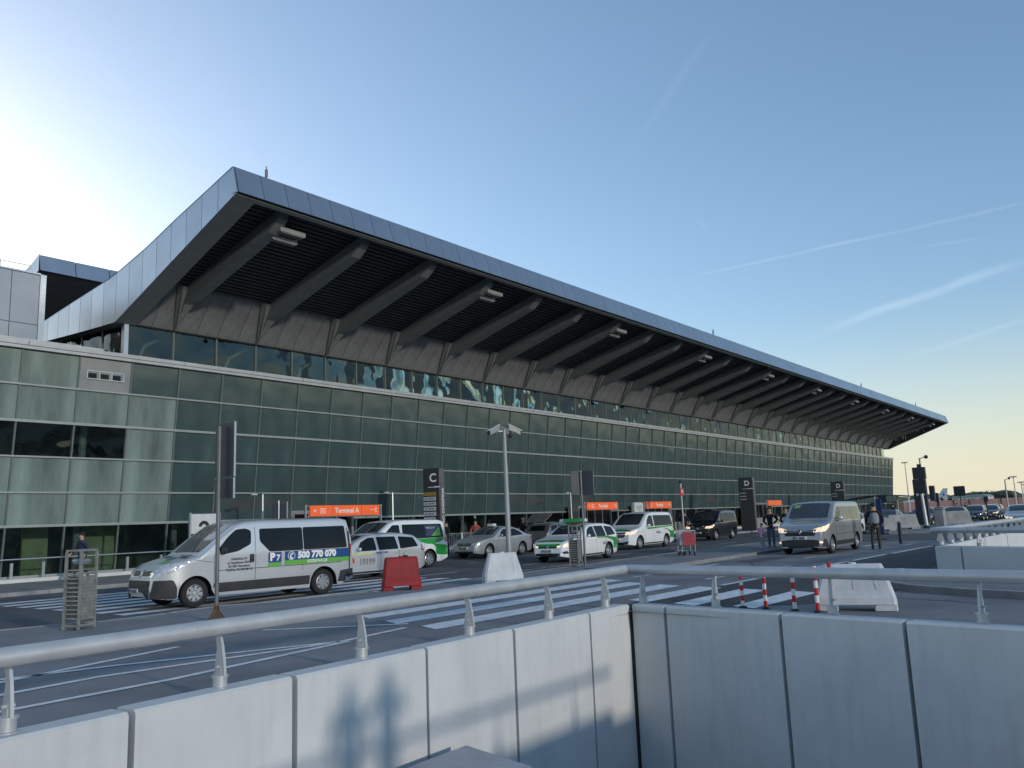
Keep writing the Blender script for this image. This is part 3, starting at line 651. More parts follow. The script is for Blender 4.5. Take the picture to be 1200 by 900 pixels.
for (x, w_, c_, nm) in ((43.2, 2.4, (.34, .42, .33), 'hanging_disc'), (47.8, 2.0, (.05, .20, .18), 'teal_screen'), (50.0, 2.0, (.06, .22, .19), 'teal_screen')):
    mm = mat('hall_'+nm+str(int(x)), c_, rough=.7, var=.1)
    if nm == 'hanging_disc': bmb().lathe([(0, -.03), (.95, -.03), (.95, .03), (0, .03)], (x+1.0, 35.75, 10.3), 'y', 24).build(nm, mm, B)
    else: bmb().box((x, 35.7, 9.43), (x+w_, 35.76, 10.95)).build(nm, mm, B)
for q in range(7):
    a = q*.9; bmb().path([(46.3+.7*math.cos(a+t_*.9), 35.7+q*.03, 10.2+.7*math.sin(a+t_*.9)) for t_ in range(6)], .05, 6).build('rust_ring', mat('rust_frame', (.16, .09, .05), rough=.8), B)
# solid end wall at the far end and inner light partitions on the left
bmb().add([(143.0, wy(0), 0), (143.0, 80, 0), (143.0, 80, 9.1), (143.0, wy(9.1), 9.1)], [(0, 1, 2, 3)]).build('end_wall', M_GREYP, B)
for (x0, x1) in ((8.8, 10.4), (12.0, 13.6), (14.6, 15.6), (17.0, 18.4)):
    bmb().box((x0, 37.2, .15), (x1, 37.3, 2.7)).build('inner_partition', mat('partition_pale', (.35, .38, .24), rough=.8), B)
# side cladding block standing on the parapet roof at the left
blk = thing('roof_plant_block', 'metal-clad box on the terminal roof at the left edge', 'roof block', (8, 36.5, 9.42))
struct_b = MB((8, 36.5, 9.42)).box((3.0, 36.56, 9.42), (14.62, 42, 12.78)).build('block_core', M_VOID, blk)
for (x0, x1) in ((3.0, 5.8), (5.8, 8.2), (8.2, 10.8), (10.8, 13.35), (13.35, 14.45)):
    for (z0, z1) in ((9.45, 10.62), (10.62, 12.80)):
        MB((8, 36.5, 9.42)).box((x0+.012, 36.5, z0+.012), (x1-.012, 36.55, z1-.012)).build('cladding_panel', M_CLAD, blk)
MB((8, 36.5, 9.42)).box((14.46, 36.49, 9.45), (14.70, 42, 12.84)).build('corner_trim', M_ALU, blk)
MB((8, 36.5, 9.42)).box((3.0, 36.46, 12.81), (14.455, 42, 12.88)).build('coping', M_ALU, blk)
rl = MB((8, 36.5, 9.42))
for x in (9.5, 11.4, 13.2, 14.4): rl.tube((x, 37.4, 12.9), (x, 37.4, 13.45), .025)
rl.tube((8, 37.4, 13.42), (14.4, 37.4, 13.42), .02).tube((14.4, 37.4, 13.42), (14.5, 38.6, 13.3), .02).build('roof_railing', M_GALV, blk)
# a second canopy of the neighbouring hall behind
b2 = thing('neighbour_hall', 'second wedge canopy roof of the hall behind, above the left block', 'building', (21.7, 55, 12))
O2 = (21.7, 55, 12)
for i in range(9):
    MB(O2).prism([(54.9, 18.78), (55.15, 19.85), (55.2, 19.85), (54.95, 18.78)], 'x', 21.72+i*2.25, 21.70+(i+1)*2.25-.03).build('fascia_panel', M_FASCIA if i % 2 else M_FASCIA_B, b2)
for i in range(4):
    y0, y1 = 54.95+i*1.5, 54.95+(i+1)*1.5-.03
    MB(O2).add([(21.62-i*.02, y0, 18.75-i*.62), (21.62, y1, 18.75-(i+1)*.62), (21.62, y1, 19.86-(i+1)*.55), (21.62, y0, 19.86-i*.55), (21.68, y0, 18.75-i*.62), (21.68, y1, 18.75-(i+1)*.62), (21.68, y1, 19.86-(i+1)*.55), (21.68, y0, 19.86-i*.55)],
               [(0, 3, 2, 1), (0, 1, 5, 4), (3, 7, 6, 2)]).build('gable_panel', M_FASCIA, b2)
MB(O2).prism([(55.1, 18.76), (55.2, 19.8), (61, 17.6), (61, 16.4), (64, 12), (75, 12), (75, 17), (61, 17.4), (61, 16.5)][:4], 'x', 21.7, 42).build('canopy_core', M_SLAT, b2)
MB(O2).box((21.9, 61, 10), (42, 75, 17.4)).build('hall_wall', M_IN, b2)
g2 = MB(O2)
for i in range(5): g2.tube((21.9+i*1.1, 56, 14.6), (21.9+i*1.1, 56, 15.7), .04)
for z in (14.9, 15.3, 15.7): g2.tube((21, 56, z), (28, 56, z), .035)
g2.build('gantry_railing', M_GALV, b2)
MB(O2).box((21.4, 56.4, 12), (30, 60, 14.5)).build('roof_deck', M_IN, b2)

# street edge railing along the terminal foot
pr_ = thing('foot_railing', 'thin post and rail fence at the foot of the glass wall on the left', 'railing', (12, 35.15, .12))
for x in (8.9, 10.0, 11.2, 12.3, 13.4, 14.55, 17.9, 19.4, 21.6, 23.8):
    MB((12, 35.15, .12)).box((x-.05, 34.95, .12), (x+.05, 35.02, .86)).build('post', M_ALU, pr_)
MB((12, 35.15, .12)).tube((6, 34.98, 1.0), (24.5, 34.98, 1.0), .028).build('top_rail', M_ALU, pr_)
def picket(label, x0, x1, y, cat='railing'):
    t = thing('pedestrian_railing', label, cat, (x0, y, .12)); o = (x0, y, .12)
    MB(o).tube((x0, y, 1.15), (x1, y, 1.15), .03).build('top_rail', M_ALU, t); MB(o).tube((x0, y, .3), (x1, y, .3), .022).build('bottom_rail', M_ALU, t)
    k = int((x1-x0)/.14)
    pk = MB().tube((0, 0, .2), (0, 0, 1.0), .012, n=5).mesh('picket', M_ALU)
    for i in range(k): link('picket', pk, t, (.07+i*.14, 0, 0))
    for x in (x0, (x0+x1)/2, x1): MB(o).tube((x, y, .12), (x, y, 1.2), .035).build('post', M_ALU, t)
picket('metal railing beside the charcoal C totem', 33.9, 37.2, 31.8)
picket('pale picket railing behind the luggage trolleys', 57.2, 62.8, 29.6)
picket('picket railing between the D totem and the girl in pink', 71.6, 78, 29.4)
picket('picket railing left of the black people carrier', 63.6, 66.5, 29.4)

# entrances
for i, (x0, x1) in enumerate(((25.6, 29.6), (50.9, 55.5), (60.0, 65.0), (83.5, 88.5))):
    t = thing('entrance_porch', ['doorway porch under the nearest orange sign, behind the white and green van', 'doorway porch under the orange sign left of the white ticket box', 'doorway porch behind the white people carrier roof', 'far doorway porch behind the waving adults'][i], 'entrance', (x0, 33.2, .12))
    o = (x0, 33.2, .12)
    for x in (x0, x1-.14): MB(o).box((x, 34.1, .12), (x+.14, 35.0, 2.46)).build('side_frame', M_GREYP, t)
    MB(o).box((x0, 34.09, 2.462), (x1, 35.0, 2.64)).build('head_frame', M_GREYP, t)
    MB(o).box((x0+.15, 34.7, .12), (x1-.15, 34.75, 2.45)).build('back_glazing', M_CLEAR, t)
    for q in range(4):
        xx = x0+.2+q*(x1-x0-.4)/4
        MB(o).box((xx, 34.2, .12), (xx+(x1-x0-.4)/4-.05, 34.23, 2.44)).build('door_leaf', M_WIN, t)
        MB(o).box((xx, 34.17, .12), (xx+.06, 34.196, 2.44)).build('door_stile', M_ALU, t)
SG = [(24.95, 29.3, 31.9, 'Terminal A', 'C', 'large orange sign reading Terminal A on grey posts above the silver van'),
      (48.6, 52.6, 31.9, 'Terminal', 'D', 'orange sign above the doorway behind the white hatchback taxi'),
      (56.9, 60.9, 31.9, 'Terminal', 'D', 'orange sign above the white people carrier taxi'),
      (81.6, 85.2, 31.9, '', '', 'small far orange sign above the adults with the suitcase')]
for (x0, x1, y, tx, tx2, lb) in SG:
    t = thing('orange_sign', lb, 'sign', (x0, y, .12)); o = (x0, y, .12)
    for x in (x0-.22, x1+.16): MB(o).box((x, y-.03, .12), (x+.07, y+.05, 2.84)).build('sign_post', M_ALU, t)
    for z in (2.28, 2.78): MB(o).box((x0-.15, y, z-.02), (x1+.16, y+.03, z+.02)).build('sign_rail', M_ALU, t)
    MB(o).cham((x0, y-.12, 2.30), (x1, y-.02, 2.80), .01).build('sign_face', M_ORANGE, t)
    for q in (.3, .72): MB(o).box((x0+(x1-x0)*q, y-.122, 2.31), (x0+(x1-x0)*q+.015, y-.12, 2.78)).build('face_joint', M_SEAM, t)
    if tx:
        flat_text('lettering', tx, .33, M_WHITE, t, ((x1-x0)*.51, -.124, 2.42), (1, 0, 0), (0, 0, 1), bold=.008)
        flat_text('lettering', tx2, .26, M_WHITE, t, ((x1-x0)*.94, -.124, 2.42), (1, 0, 0), (0, 0, 1), bold=.008)
        flat_text('lettering', '\u2199' if False else '<', .3, M_WHITE, t, ((x1-x0)*.06, -.124, 2.42), (1, 0, 0), (0, 0, 1), bold=.006)
        for zz in (2.50, 2.40, 2.31): MB().box(((x1-x0)*.13, -.124, zz), ((x1-x0)*.21, -.122, zz+.035)).build('small_print', M_WHITE, t)
        MB().box(((x1-x0)*.86, -.124, 2.44), ((x1-x0)*.90, -.122, 2.47)).build('small_print', M_WHITE, t)
adb = thing('advert_panel', 'pale framed panel with a black arc, rising behind the silver van bonnet', 'sign', (18.7, 31.4, .12))
for x in (18.6, 19.93): MB((18.7, 31.4, .12)).box((x, 31.4, .12), (x+.07, 31.5, 2.55)).build('panel_post', M_ALU, adb)
MB((18.7, 31.4, .12)).cham((18.68, 31.42, 1.7), (19.92, 31.48, 2.5), .01).build('panel_face', M_WHPL, adb)
arc = MB((18.7, 31.4, .12)); pts = [(19.25+.24*math.cos(a), 1.98+.24*math.sin(a)) for a in [math.pi*i/10 for i in range(11)]]+[(19.25+.1*math.cos(a), 1.98+.1*math.sin(a)) for a in [math.pi*(10-i)/10 for i in range(11)]]
arc.prism(pts, 'y', 31.412, 31.418).build('printed_arc', M_INK, adb)
adb2 = thing('ticket_box', 'white upright lightbox between two orange signs', 'sign', (55.1, 31.6, .12))
MB((55.1, 31.6, .12)).cham((54.6, 31.5, .12), (55.9, 31.8, 2.75), .05).build('casing', M_WHPL, adb2)
MB((55.1, 31.6, .12)).box((54.75, 31.49, 1.4), (55.75, 31.499, 2.5)).build('display', mat('display_pale', (.45, .5, .45), rough=.3, var=.3, scale=3), adb2)

def totem(label, x, y, h, letter, rows, side_text, rz, wd=1.0, dp=.45, big=True):
    t = thing('sign_totem', label, 'totem sign', (x, y, .12), rz)
    # local: broad face looks along -y, narrow face along +x; leans slightly
    MB().cham((0, 0, 0), (wd, dp, h), .02).build('slab', M_TOTEM, t)
    MB().cham((wd+.003, .03, 0), (wd+.05, dp-.03, h-.02), .01).build('side_strip', mat('totem_side_grey', (.10, .10, .11), rough=.4), t)
    flat_text('letter', letter, .62, M_WHITE, t, (wd*.6, -.012, h-.52), (1, 0, 0), (0, 0, 1), bold=.014)
    MB().box((wd*.30, -.014, h-1.0), (wd*.62, -.010, h-.97)).build('thin_rule', M_WHITE, t); MB().box((wd*.64, -.014, h-1.01), (wd*1.0, -.010, h-.95)).build('thick_rule', M_WHITE, t)
    z = h-1.25
    for (cname, hh, ww) in rows:
        MB().box((.03, -.03, z-hh), (.03+ww, -.004, z)).build('direction_strip', {'y': mat('strip_ochre', (.35, .25, .04), rough=.5), 'w': mat('strip_pale', (.42, .46, .50), rough=.4, var=.12, scale=8), 'k': M_TOTEM}[cname], t)
        ink = M_INK if cname != 'k' else M_WHITE
        for q in range(3): MB().box((.10+q*.2, -.034, z-hh*.62), (.24+q*.2+.03*(q % 2), -.031, z-hh*.40)).build('strip_print', ink, t)
        z -= hh+.07
    if side_text: flat_text('lettering', side_text, .30, M_WHITE, t, (wd+.055, dp*.5, h*.45), (0, 0, 1), (0, -1, 0), bold=.006)
    return t
totem('charcoal totem with a white letter C and stacked direction strips', 31.6, 30.9, 4.50, 'C', [('y', .17, .72), ('w', .19, .72), ('w', .19, .72), ('w', .19, .72), ('w', .2, .72), ('w', .2, .66), ('w', .19, .72), ('k', .17, .7), ('w', .17, .72)], 'LOTNISKO CHOPINA', R(-76))
totem('tall charcoal totem with a white letter D, right of the black people carrier', 70.1, 29.9, 4.6, 'D', [('k', .2, .9), ('k', .2, .9), ('k', .2, .9)], '', R(-80), 1.25, .5)
totem('farther charcoal totem with letter D, above the silver passenger van', 95.5, 29.9, 4.6, 'D', [('k', .2, .9), ('k', .2, .9)], '', R(-80), 1.35, .5)

# ------------------------------------------------------------------ street furniture on the island
M_BIN = mat('bin_steel', (.30, .295, .28), rough=.55, metal=.4, var=.2, scale=6)
def bin_(label, x, y, rz, h=1.42, w=.52):
    t = thing('litter_bin', label, 'litter bin', (x, y, .11), rz)
    for sx in (-1, 1):
        for sy in (-1, 1): MB().box((sx*(w/2)-.02, sy*.15-.02, 0), (sx*(w/2)+.02, sy*.15+.02, h)).build('corner_post', M_BIN, t)
    MB().box((-w/2, -.17, h), (w/2, .17, h+.035)).build('hood_frame', M_BIN, t)
    MB().lathe([(.0, 0), (.14, 0), (.16, .05), (.14, .08), (0, .1)], (0, 0, h-.22), n=16).build('lid', M_ALU, t, True)
    for sy in (-.165, .165):
        for i in range(12): MB().box((-w/2+.03+i*(w-.06)/12, sy-.006, .16), (-w/2+.03+i*(w-.06)/12+.018, sy+.006, h-.42)).build('mesh_bar', M_BIN, t)
        for i in range(14): MB().box((-w/2+.02, sy-.010, .18+i*.06), (w/2-.02, sy-.007, .195+i*.06)).build('mesh_bar', M_BIN, t)
    for sx in (-1, 1):
        for i in range(12): MB().box((sx*(w/2)-.008, -.12, .18+i*.075), (sx*(w/2)+.008, .12, .205+i*.075)).build('side_slat', M_BIN, t)
    MB().box((-w/2+.04, -.12, .18), (w/2-.04, .12, h-.46)).build('liner', mat('bin_liner', (.09, .09, .08), rough=.6), t)
    MB().box((-w/2, -.16, .05), (w/2, .16, .09)).build('base_frame', M_BIN, t)
    return t
bin_('galvanised mesh litter bin standing left of the silver parking van', 7.05, 15.4, R(25), 1.34, .38)
bin_('galvanised mesh litter bin in front of the white and green hatchback taxi', 23.6, 16.0, R(15), 1.33, .36)

def sign_pole(label, x, y, h, panels, rusty=True, zb=.11):
    t = thing('sign_post', label, 'road sign', (x, y, zb))
    MB().tube((0, 0, .0), (0, 0, h), .038, n=12).build('pole', mat('pole_dark_grey', (.16, .17, .18), rough=.5, metal=.4), t, True)
    if rusty:
        MB().lathe([(0, .005), (.20, .005), (.20, .02), (.07, .16), (.045, .30), (.04, .30)], n=4).build('rusty_foot', M_RUST, t)
    for (dx, dy, z0, z1, wdt, ang) in panels:
        c, s = math.cos(ang), math.sin(ang)
        def T(u, v, z): return (dx+u*c-v*s, dy+u*s+v*c, z)
        vs = [T(u, v, z) for z in (z0, z1) for u, v in ((-wdt/2, .05), (wdt/2, .05), (wdt/2, .075), (-wdt/2, .075))]
        MB().add(vs, [(0, 3, 2, 1), (4, 5, 6, 7), (0, 1, 5, 4), (1, 2, 6, 5), (2, 3, 7, 6), (3, 0, 4, 7)]).build('sign_panel', M_DKSIGN, t)
        e = [T(u, v, z) for z in (z0-.01, z1+.01) for u, v in ((wdt/2+.002, .045), (wdt/2+.012, .045), (wdt/2+.012, .08), (wdt/2+.002, .08))]
        MB().add(e, [(0, 3, 2, 1), (4, 5, 6, 7), (0, 1, 5, 4), (1, 2, 6, 5), (2, 3, 7, 6), (3, 0, 4, 7)]).build('panel_rim', M_ALU, t)
        for zz in (z0+(z1-z0)*.15, z0+(z1-z0)*.85):
            if z1-z0 > 1: MB().add([T(u, v, z) for z in (zz-.03, zz+.03) for u, v in ((-.12, -.05), (.12, -.05), (.12, .05), (-.12, .05))],
                     [(0, 3, 2, 1), (4, 5, 6, 7), (0, 1, 5, 4), (1, 2, 6, 5), (2, 3, 7, 6), (3, 0, 4, 7)]).build('clamp', M_ALU, t)
    return t
sign_pole('tall narrow dark sign back on a grey pole with rusty foot, before the parking van', 8.8, 13.9, 3.55, [(.04, -.03, 2.60, 3.60, .66, R(-92)), (.04, -.03, 2.20, 2.56, .64, R(-92))])
sign_pole('pair of dark sign backs on a slim pole beside the second bin', 23.72, 15.72, 3.16, [(-.16, .06, 2.40, 3.18, .40, R(-28)), (.15, -.15, 2.36, 3.18, .42, R(-62))], rusty=False)

cp = thing('camera_mast', 'pale tapered mast with three surveillance cameras behind the white barrier', 'mast', (17.95, 14.35, .11))
MB().tube((0, 0, 0), (-.02, 0, 4.1), .085, .05, n=16).build('mast_tube', mat('mast_light_grey', (.30, .31, .32), rough=.5, metal=.3), cp, True)
MB().tube((-.18, .1, 4.05), (.16, -.08, 4.05), .03).build('cross_arm', M_ALU, cp)
for (dx, dy, rr) in ((-.20, .16, R(165)), (.17, -.14, R(-40)), (.02, .1, R(-65))):
    c, s = math.cos(rr), math.sin(rr)
    q = MB(); 
    def T(a, b, z): return (dx+a*c-b*s, dy+a*s+b*c, z)
    vs = [T(a, b, z+4.12-.5*a) for z in (-.07, .06) for a, b in ((-.10, -.06), (.22, -.06), (.22, .06), (-.10, .06))]
    q.add(vs, [(0, 3, 2, 1), (4, 5, 6, 7), (0, 1, 5, 4), (1, 2, 6, 5), (2, 3, 7, 6), (3, 0, 4, 7)]).build('camera_housing', M_GREYP, cp)
    vs = [T(a, b, z+4.12-.5*a) for z in (.065, .082) for a, b in ((-.12, -.075), (.27, -.075), (.27, .075), (-.12, .075))]
    MB().add(vs, [(0, 3, 2, 1), (4, 5, 6, 7), (0, 1, 5, 4), (1, 2, 6, 5), (2, 3, 7, 6), (3, 0, 4, 7)]).build('sun_shield', M_GALV, cp)
    MB().tube(T(.222, 0, 4.01), T(.25, 0, 3.995), .05).build('lens', M_INK, cp)
    MB().tube(T(-.02, 0, 4.02), T(.04, 0, 4.1), .03).build('bracket', M_ALU, cp)
MB().ball((.1, -.12, 3.93), .07).build('dome_camera', M_INK, cp)

def barrier(label, x, y, rz, L, h, m, z=.11, top=.62, group=None):
    """plastic traffic barrier block: tapered, with forklift recess at the foot and grooves"""
    t = thing('traffic_barrier', label, 'barrier', (x, y, z), rz, group)
    def ring(zz, f, hy, bulge=0): 
        a = L/2*f; c = .05
        return [(-a+c, -hy, zz), (a-c, -hy, zz), (a, -hy+c, zz), (a, hy-c, zz), (a-c, hy, zz), (-a+c, hy, zz), (-a, hy-c, zz), (-a, -hy+c, zz)]
    rings = [ring(.10, 1.0, .25), ring(.20, .99, .245), ring(.32, .94, .20), ring(h-.05, top/.75*.92 if top < .75 else top, .11), ring(h, (top/.75*.92 if top < .75 else top)-.04, .085)]
    vs = sum(rings, []); fs = [tuple(range(7, -1, -1)), tuple(range(len(vs)-8, len(vs)))]
    for k in range(len(rings)-1):
        for i in range(8): fs.append((k*8+i, k*8+(i+1) % 8, (k+1)*8+(i+1) % 8, (k+1)*8+i))
    MB().add(vs, fs).build('shell', m, t)
    for sx in (-1, 1): MB().cham((sx*L*.36-.14*L, -.24, 0), (sx*L*.36+.14*L, .24, .098), .02).build('foot', m, t)
    for sx in (-.28, 0, .28):
        g = MB().add([(sx*L-.02, -.206, .34), (sx*L+.02, -.206, .34), (sx*L*.8+.02, -.118, h-.08), (sx*L*.8-.02, -.118, h-.08), (sx*L-.012, -.19, .34), (sx*L+.012, -.19, .34), (sx*L*.8+.012, -.10, h-.08), (sx*L*.8-.012, -.10, h-.08)],
                     [(0, 1, 2, 3), (0, 4, 5, 1), (3, 2, 6, 7), (1, 5, 6, 2), (4, 0, 3, 7)]).build('groove_rib', m, t)
    MB().tube((0, 0, h), (0, 0, h+.025), .06, n=12).build('filler_cap', m, t)
    return t
barrier('red plastic traffic barrier behind the handrail, in front of the silver estate', 14.9, 15.4, R(-38), .96, .80, M_REDPL, top=.70)
barrier('white plastic traffic barrier standing at the foot of the camera mast', 16.95, 13.8, R(-38), 1.02, .78, M_WHPL, top=.60)
barrier('large white plastic barrier beside the red and white posts', 14.6, 4.35, R(-74), 1.25, .74, M_WHPL, z=.01, top=.76)
barrier('grey concrete barrier block nearest the white far taxi', 62.3, 14.9, R(-50), 2.3, 1.0, M_CONC2, z=.12, top=.7)
barrier('grey concrete barrier block left of the far bin', 58.6, 15.3, R(-50), 1.6, .85, M_CONC2, z=.12, top=.7)
barrier('grey concrete barrier block in front of the row of dark cars', 71.2, 13.2, R(-60), 2.3, 1.05, M_CONC2, z=.12, top=.7)
pk = thing('concrete_planter', 'squat grey concrete box between the two far barrier blocks', 'planter', (69.6, 13.95, .12))
MB().cham((-.35, -.35, 0), (.35, .35, 1.25), .05).build('casing', M_CONC2, pk); MB().cham((-.38, -.38, 1.252), (.38, .38, 1.32), .03).build('rim', M_CONC2, pk)

for i, (x, y, h) in enumerate(((14.35, 6.22, .56), (14.30, 5.78, .62), (14.15, 5.22, .68), (14.05, 4.80, .74), (13.88, 4.50, .80))):
    lb = ['leftmost red and white striped post seen through the handrail', 'second red and white striped post from the left', 'third red and white striped post from the left', 'fourth red and white striped post, left of the large white barrier', 'red-tipped striped post standing in front of the large white barrier'][i]
    t = thing('striped_post', lb, 'bollard', (x, y, .01), 0, 'red and white striped posts by the crossing')
    MB().lathe([(0, 0), (.07, 0), (.07, .02), (.03, .03), (0, .03)], n=12).build('foot', M_PLAST, t)
    k = 6; hh = (h-.03)/k
    for q in range(k): MB().tube((0, 0, .032+q*hh), (0, 0, .030+(q+1)*hh), .032, n=12).build('band', M_RED if (q+i) % 2 else M_WHITE, t)
    MB().ball((0, 0, h), (.033, .033, .02), 10, 4).build('cap', M_RED, t)

def thin_lamp(label, x, y, h, zb=.12, head='arm'):
    t = thing('lamp_post', label, 'lamp post', (x, y, zb))
    MB().tube((0, 0, 0), (0, 0, h), .055, .04, n=10).build('post', M_ALU, t, True)
    MB().tube((0, 0, .0), (0, 0, .25), .08, n=10).build('base_collar', M_ALU, t)
    MB().path([(0, 0, h), (-.15, -.05, h+.05), (-.5, -.15, h+.02)], .025).build('arm', M_ALU, t)
    MB().cham((-.72, -.22, h-.05), (-.42, -.08, h+.03), .02).build('lantern', M_GALV, t)
thin_lamp('slim lamp post by the glass wall above the silver van cab', 22.9, 32.6, 3.25)
thin_lamp('slim lamp post behind the white and green van', 31.0, 32.6, 3.35)
thin_lamp('slim lamp post left of the second orange sign', 47.8, 32.6, 3.38)
thin_lamp('slim lamp post right of the tall D totem', 78.2, 32.4, 3.3)
bs = thing('blue_sign', 'small blue signs on a thin post above the silver van roof', 'sign', (22.9, 31.4, .12))
MB().tube((0, 0, 0), (0, 0, 2.9), .03).build('post', M_ALU, bs)
for dx in (-.35, .05): MB().box((dx, -.06, 2.1), (dx+.3, -.035, 2.75)).build('panel', M_DKSIGN, bs)
MB().box((.38, -.07, 2.1), (.44, -.02, 2.85)).build('edge_panel', M_ALU, bs)
mp_ = thing('metro_sign', 'thin post with a small red sign and camera behind the trolleys', 'sign', (56.7, 28.7, .12))
MB().tube((0, 0, 0), (0, 0, 3.9), .06).build('post', M_ALU, mp_, True)
MB().cham((-.28, -.1, 2.98), (.28, -.05, 3.54), .01).build('panel', M_RED, mp_)
flat_text('lettering', 'M', .42, M_WHITE, mp_, (0, -.105, 3.26), (1, 0, 0), (0, 0, 1), bold=.01)
MB().ball((0, 0, 4.0), .12).build('camera_dome', M_INK, mp_)

# luggage trolleys
def trolley(label, x, y, rz, col):
    t = thing('luggage_trolley', label, 'trolley', (x, y, .11), rz)
    MB().path([(-.25, 0, .95), (.25, 0, .95)], .02).path([(-.25, 0, .95), (-.25, .12, .18)], .018).path([(.25, 0, .95), (.25, .12, .18)], .018).build('handle_frame', M_GALV, t)
    MB().path([(-.25, .12, .18), (-.2, .8, .16), (.2, .8, .16), (.25, .12, .18)], .02).path([(-.1, .12, .18), (-.1, .8, .16)], .012).path([(.1, .12, .18), (.1, .8, .16)], .012).build('base_frame', M_GALV, t)
    MB().cham((-.24, -.03, .40), (.24, -.005, .88), .01).build('advert_board', col, t)
    bk = MB()
    for i in range(6): bk.path([(-.22+i*.088, .0, .92), (-.22+i*.088, .28, .88)], .006, 5)
    bk.path([(-.24, .28, .88), (.24, .28, .88)], .01).build('basket', M_GALV, t)
    for (wx, wy_) in ((-.22, .15), (.22, .15), (0, .78)): MB().lathe([(0, -.02), (.07, -.02), (.07, .02), (0, .02)], (wx, wy_, .07), 'x', 14).build('wheel', M_TYRE, t)
trolley('luggage trolley with a red board on the island, the nearer of the pair', 29.8, 14.9, R(-50), mat('trolley_red', (.32, .03, .05), rough=.4))
trolley('luggage trolley with a pale board nested behind the red one', 30.2, 15.3, R(-50), mat('trolley_pale', (.45, .42, .45), rough=.4))
trolley('grey luggage trolley parked at the foot of the C totem', 31.2, 29.6, R(10), M_GREYP)
exec_cars = True
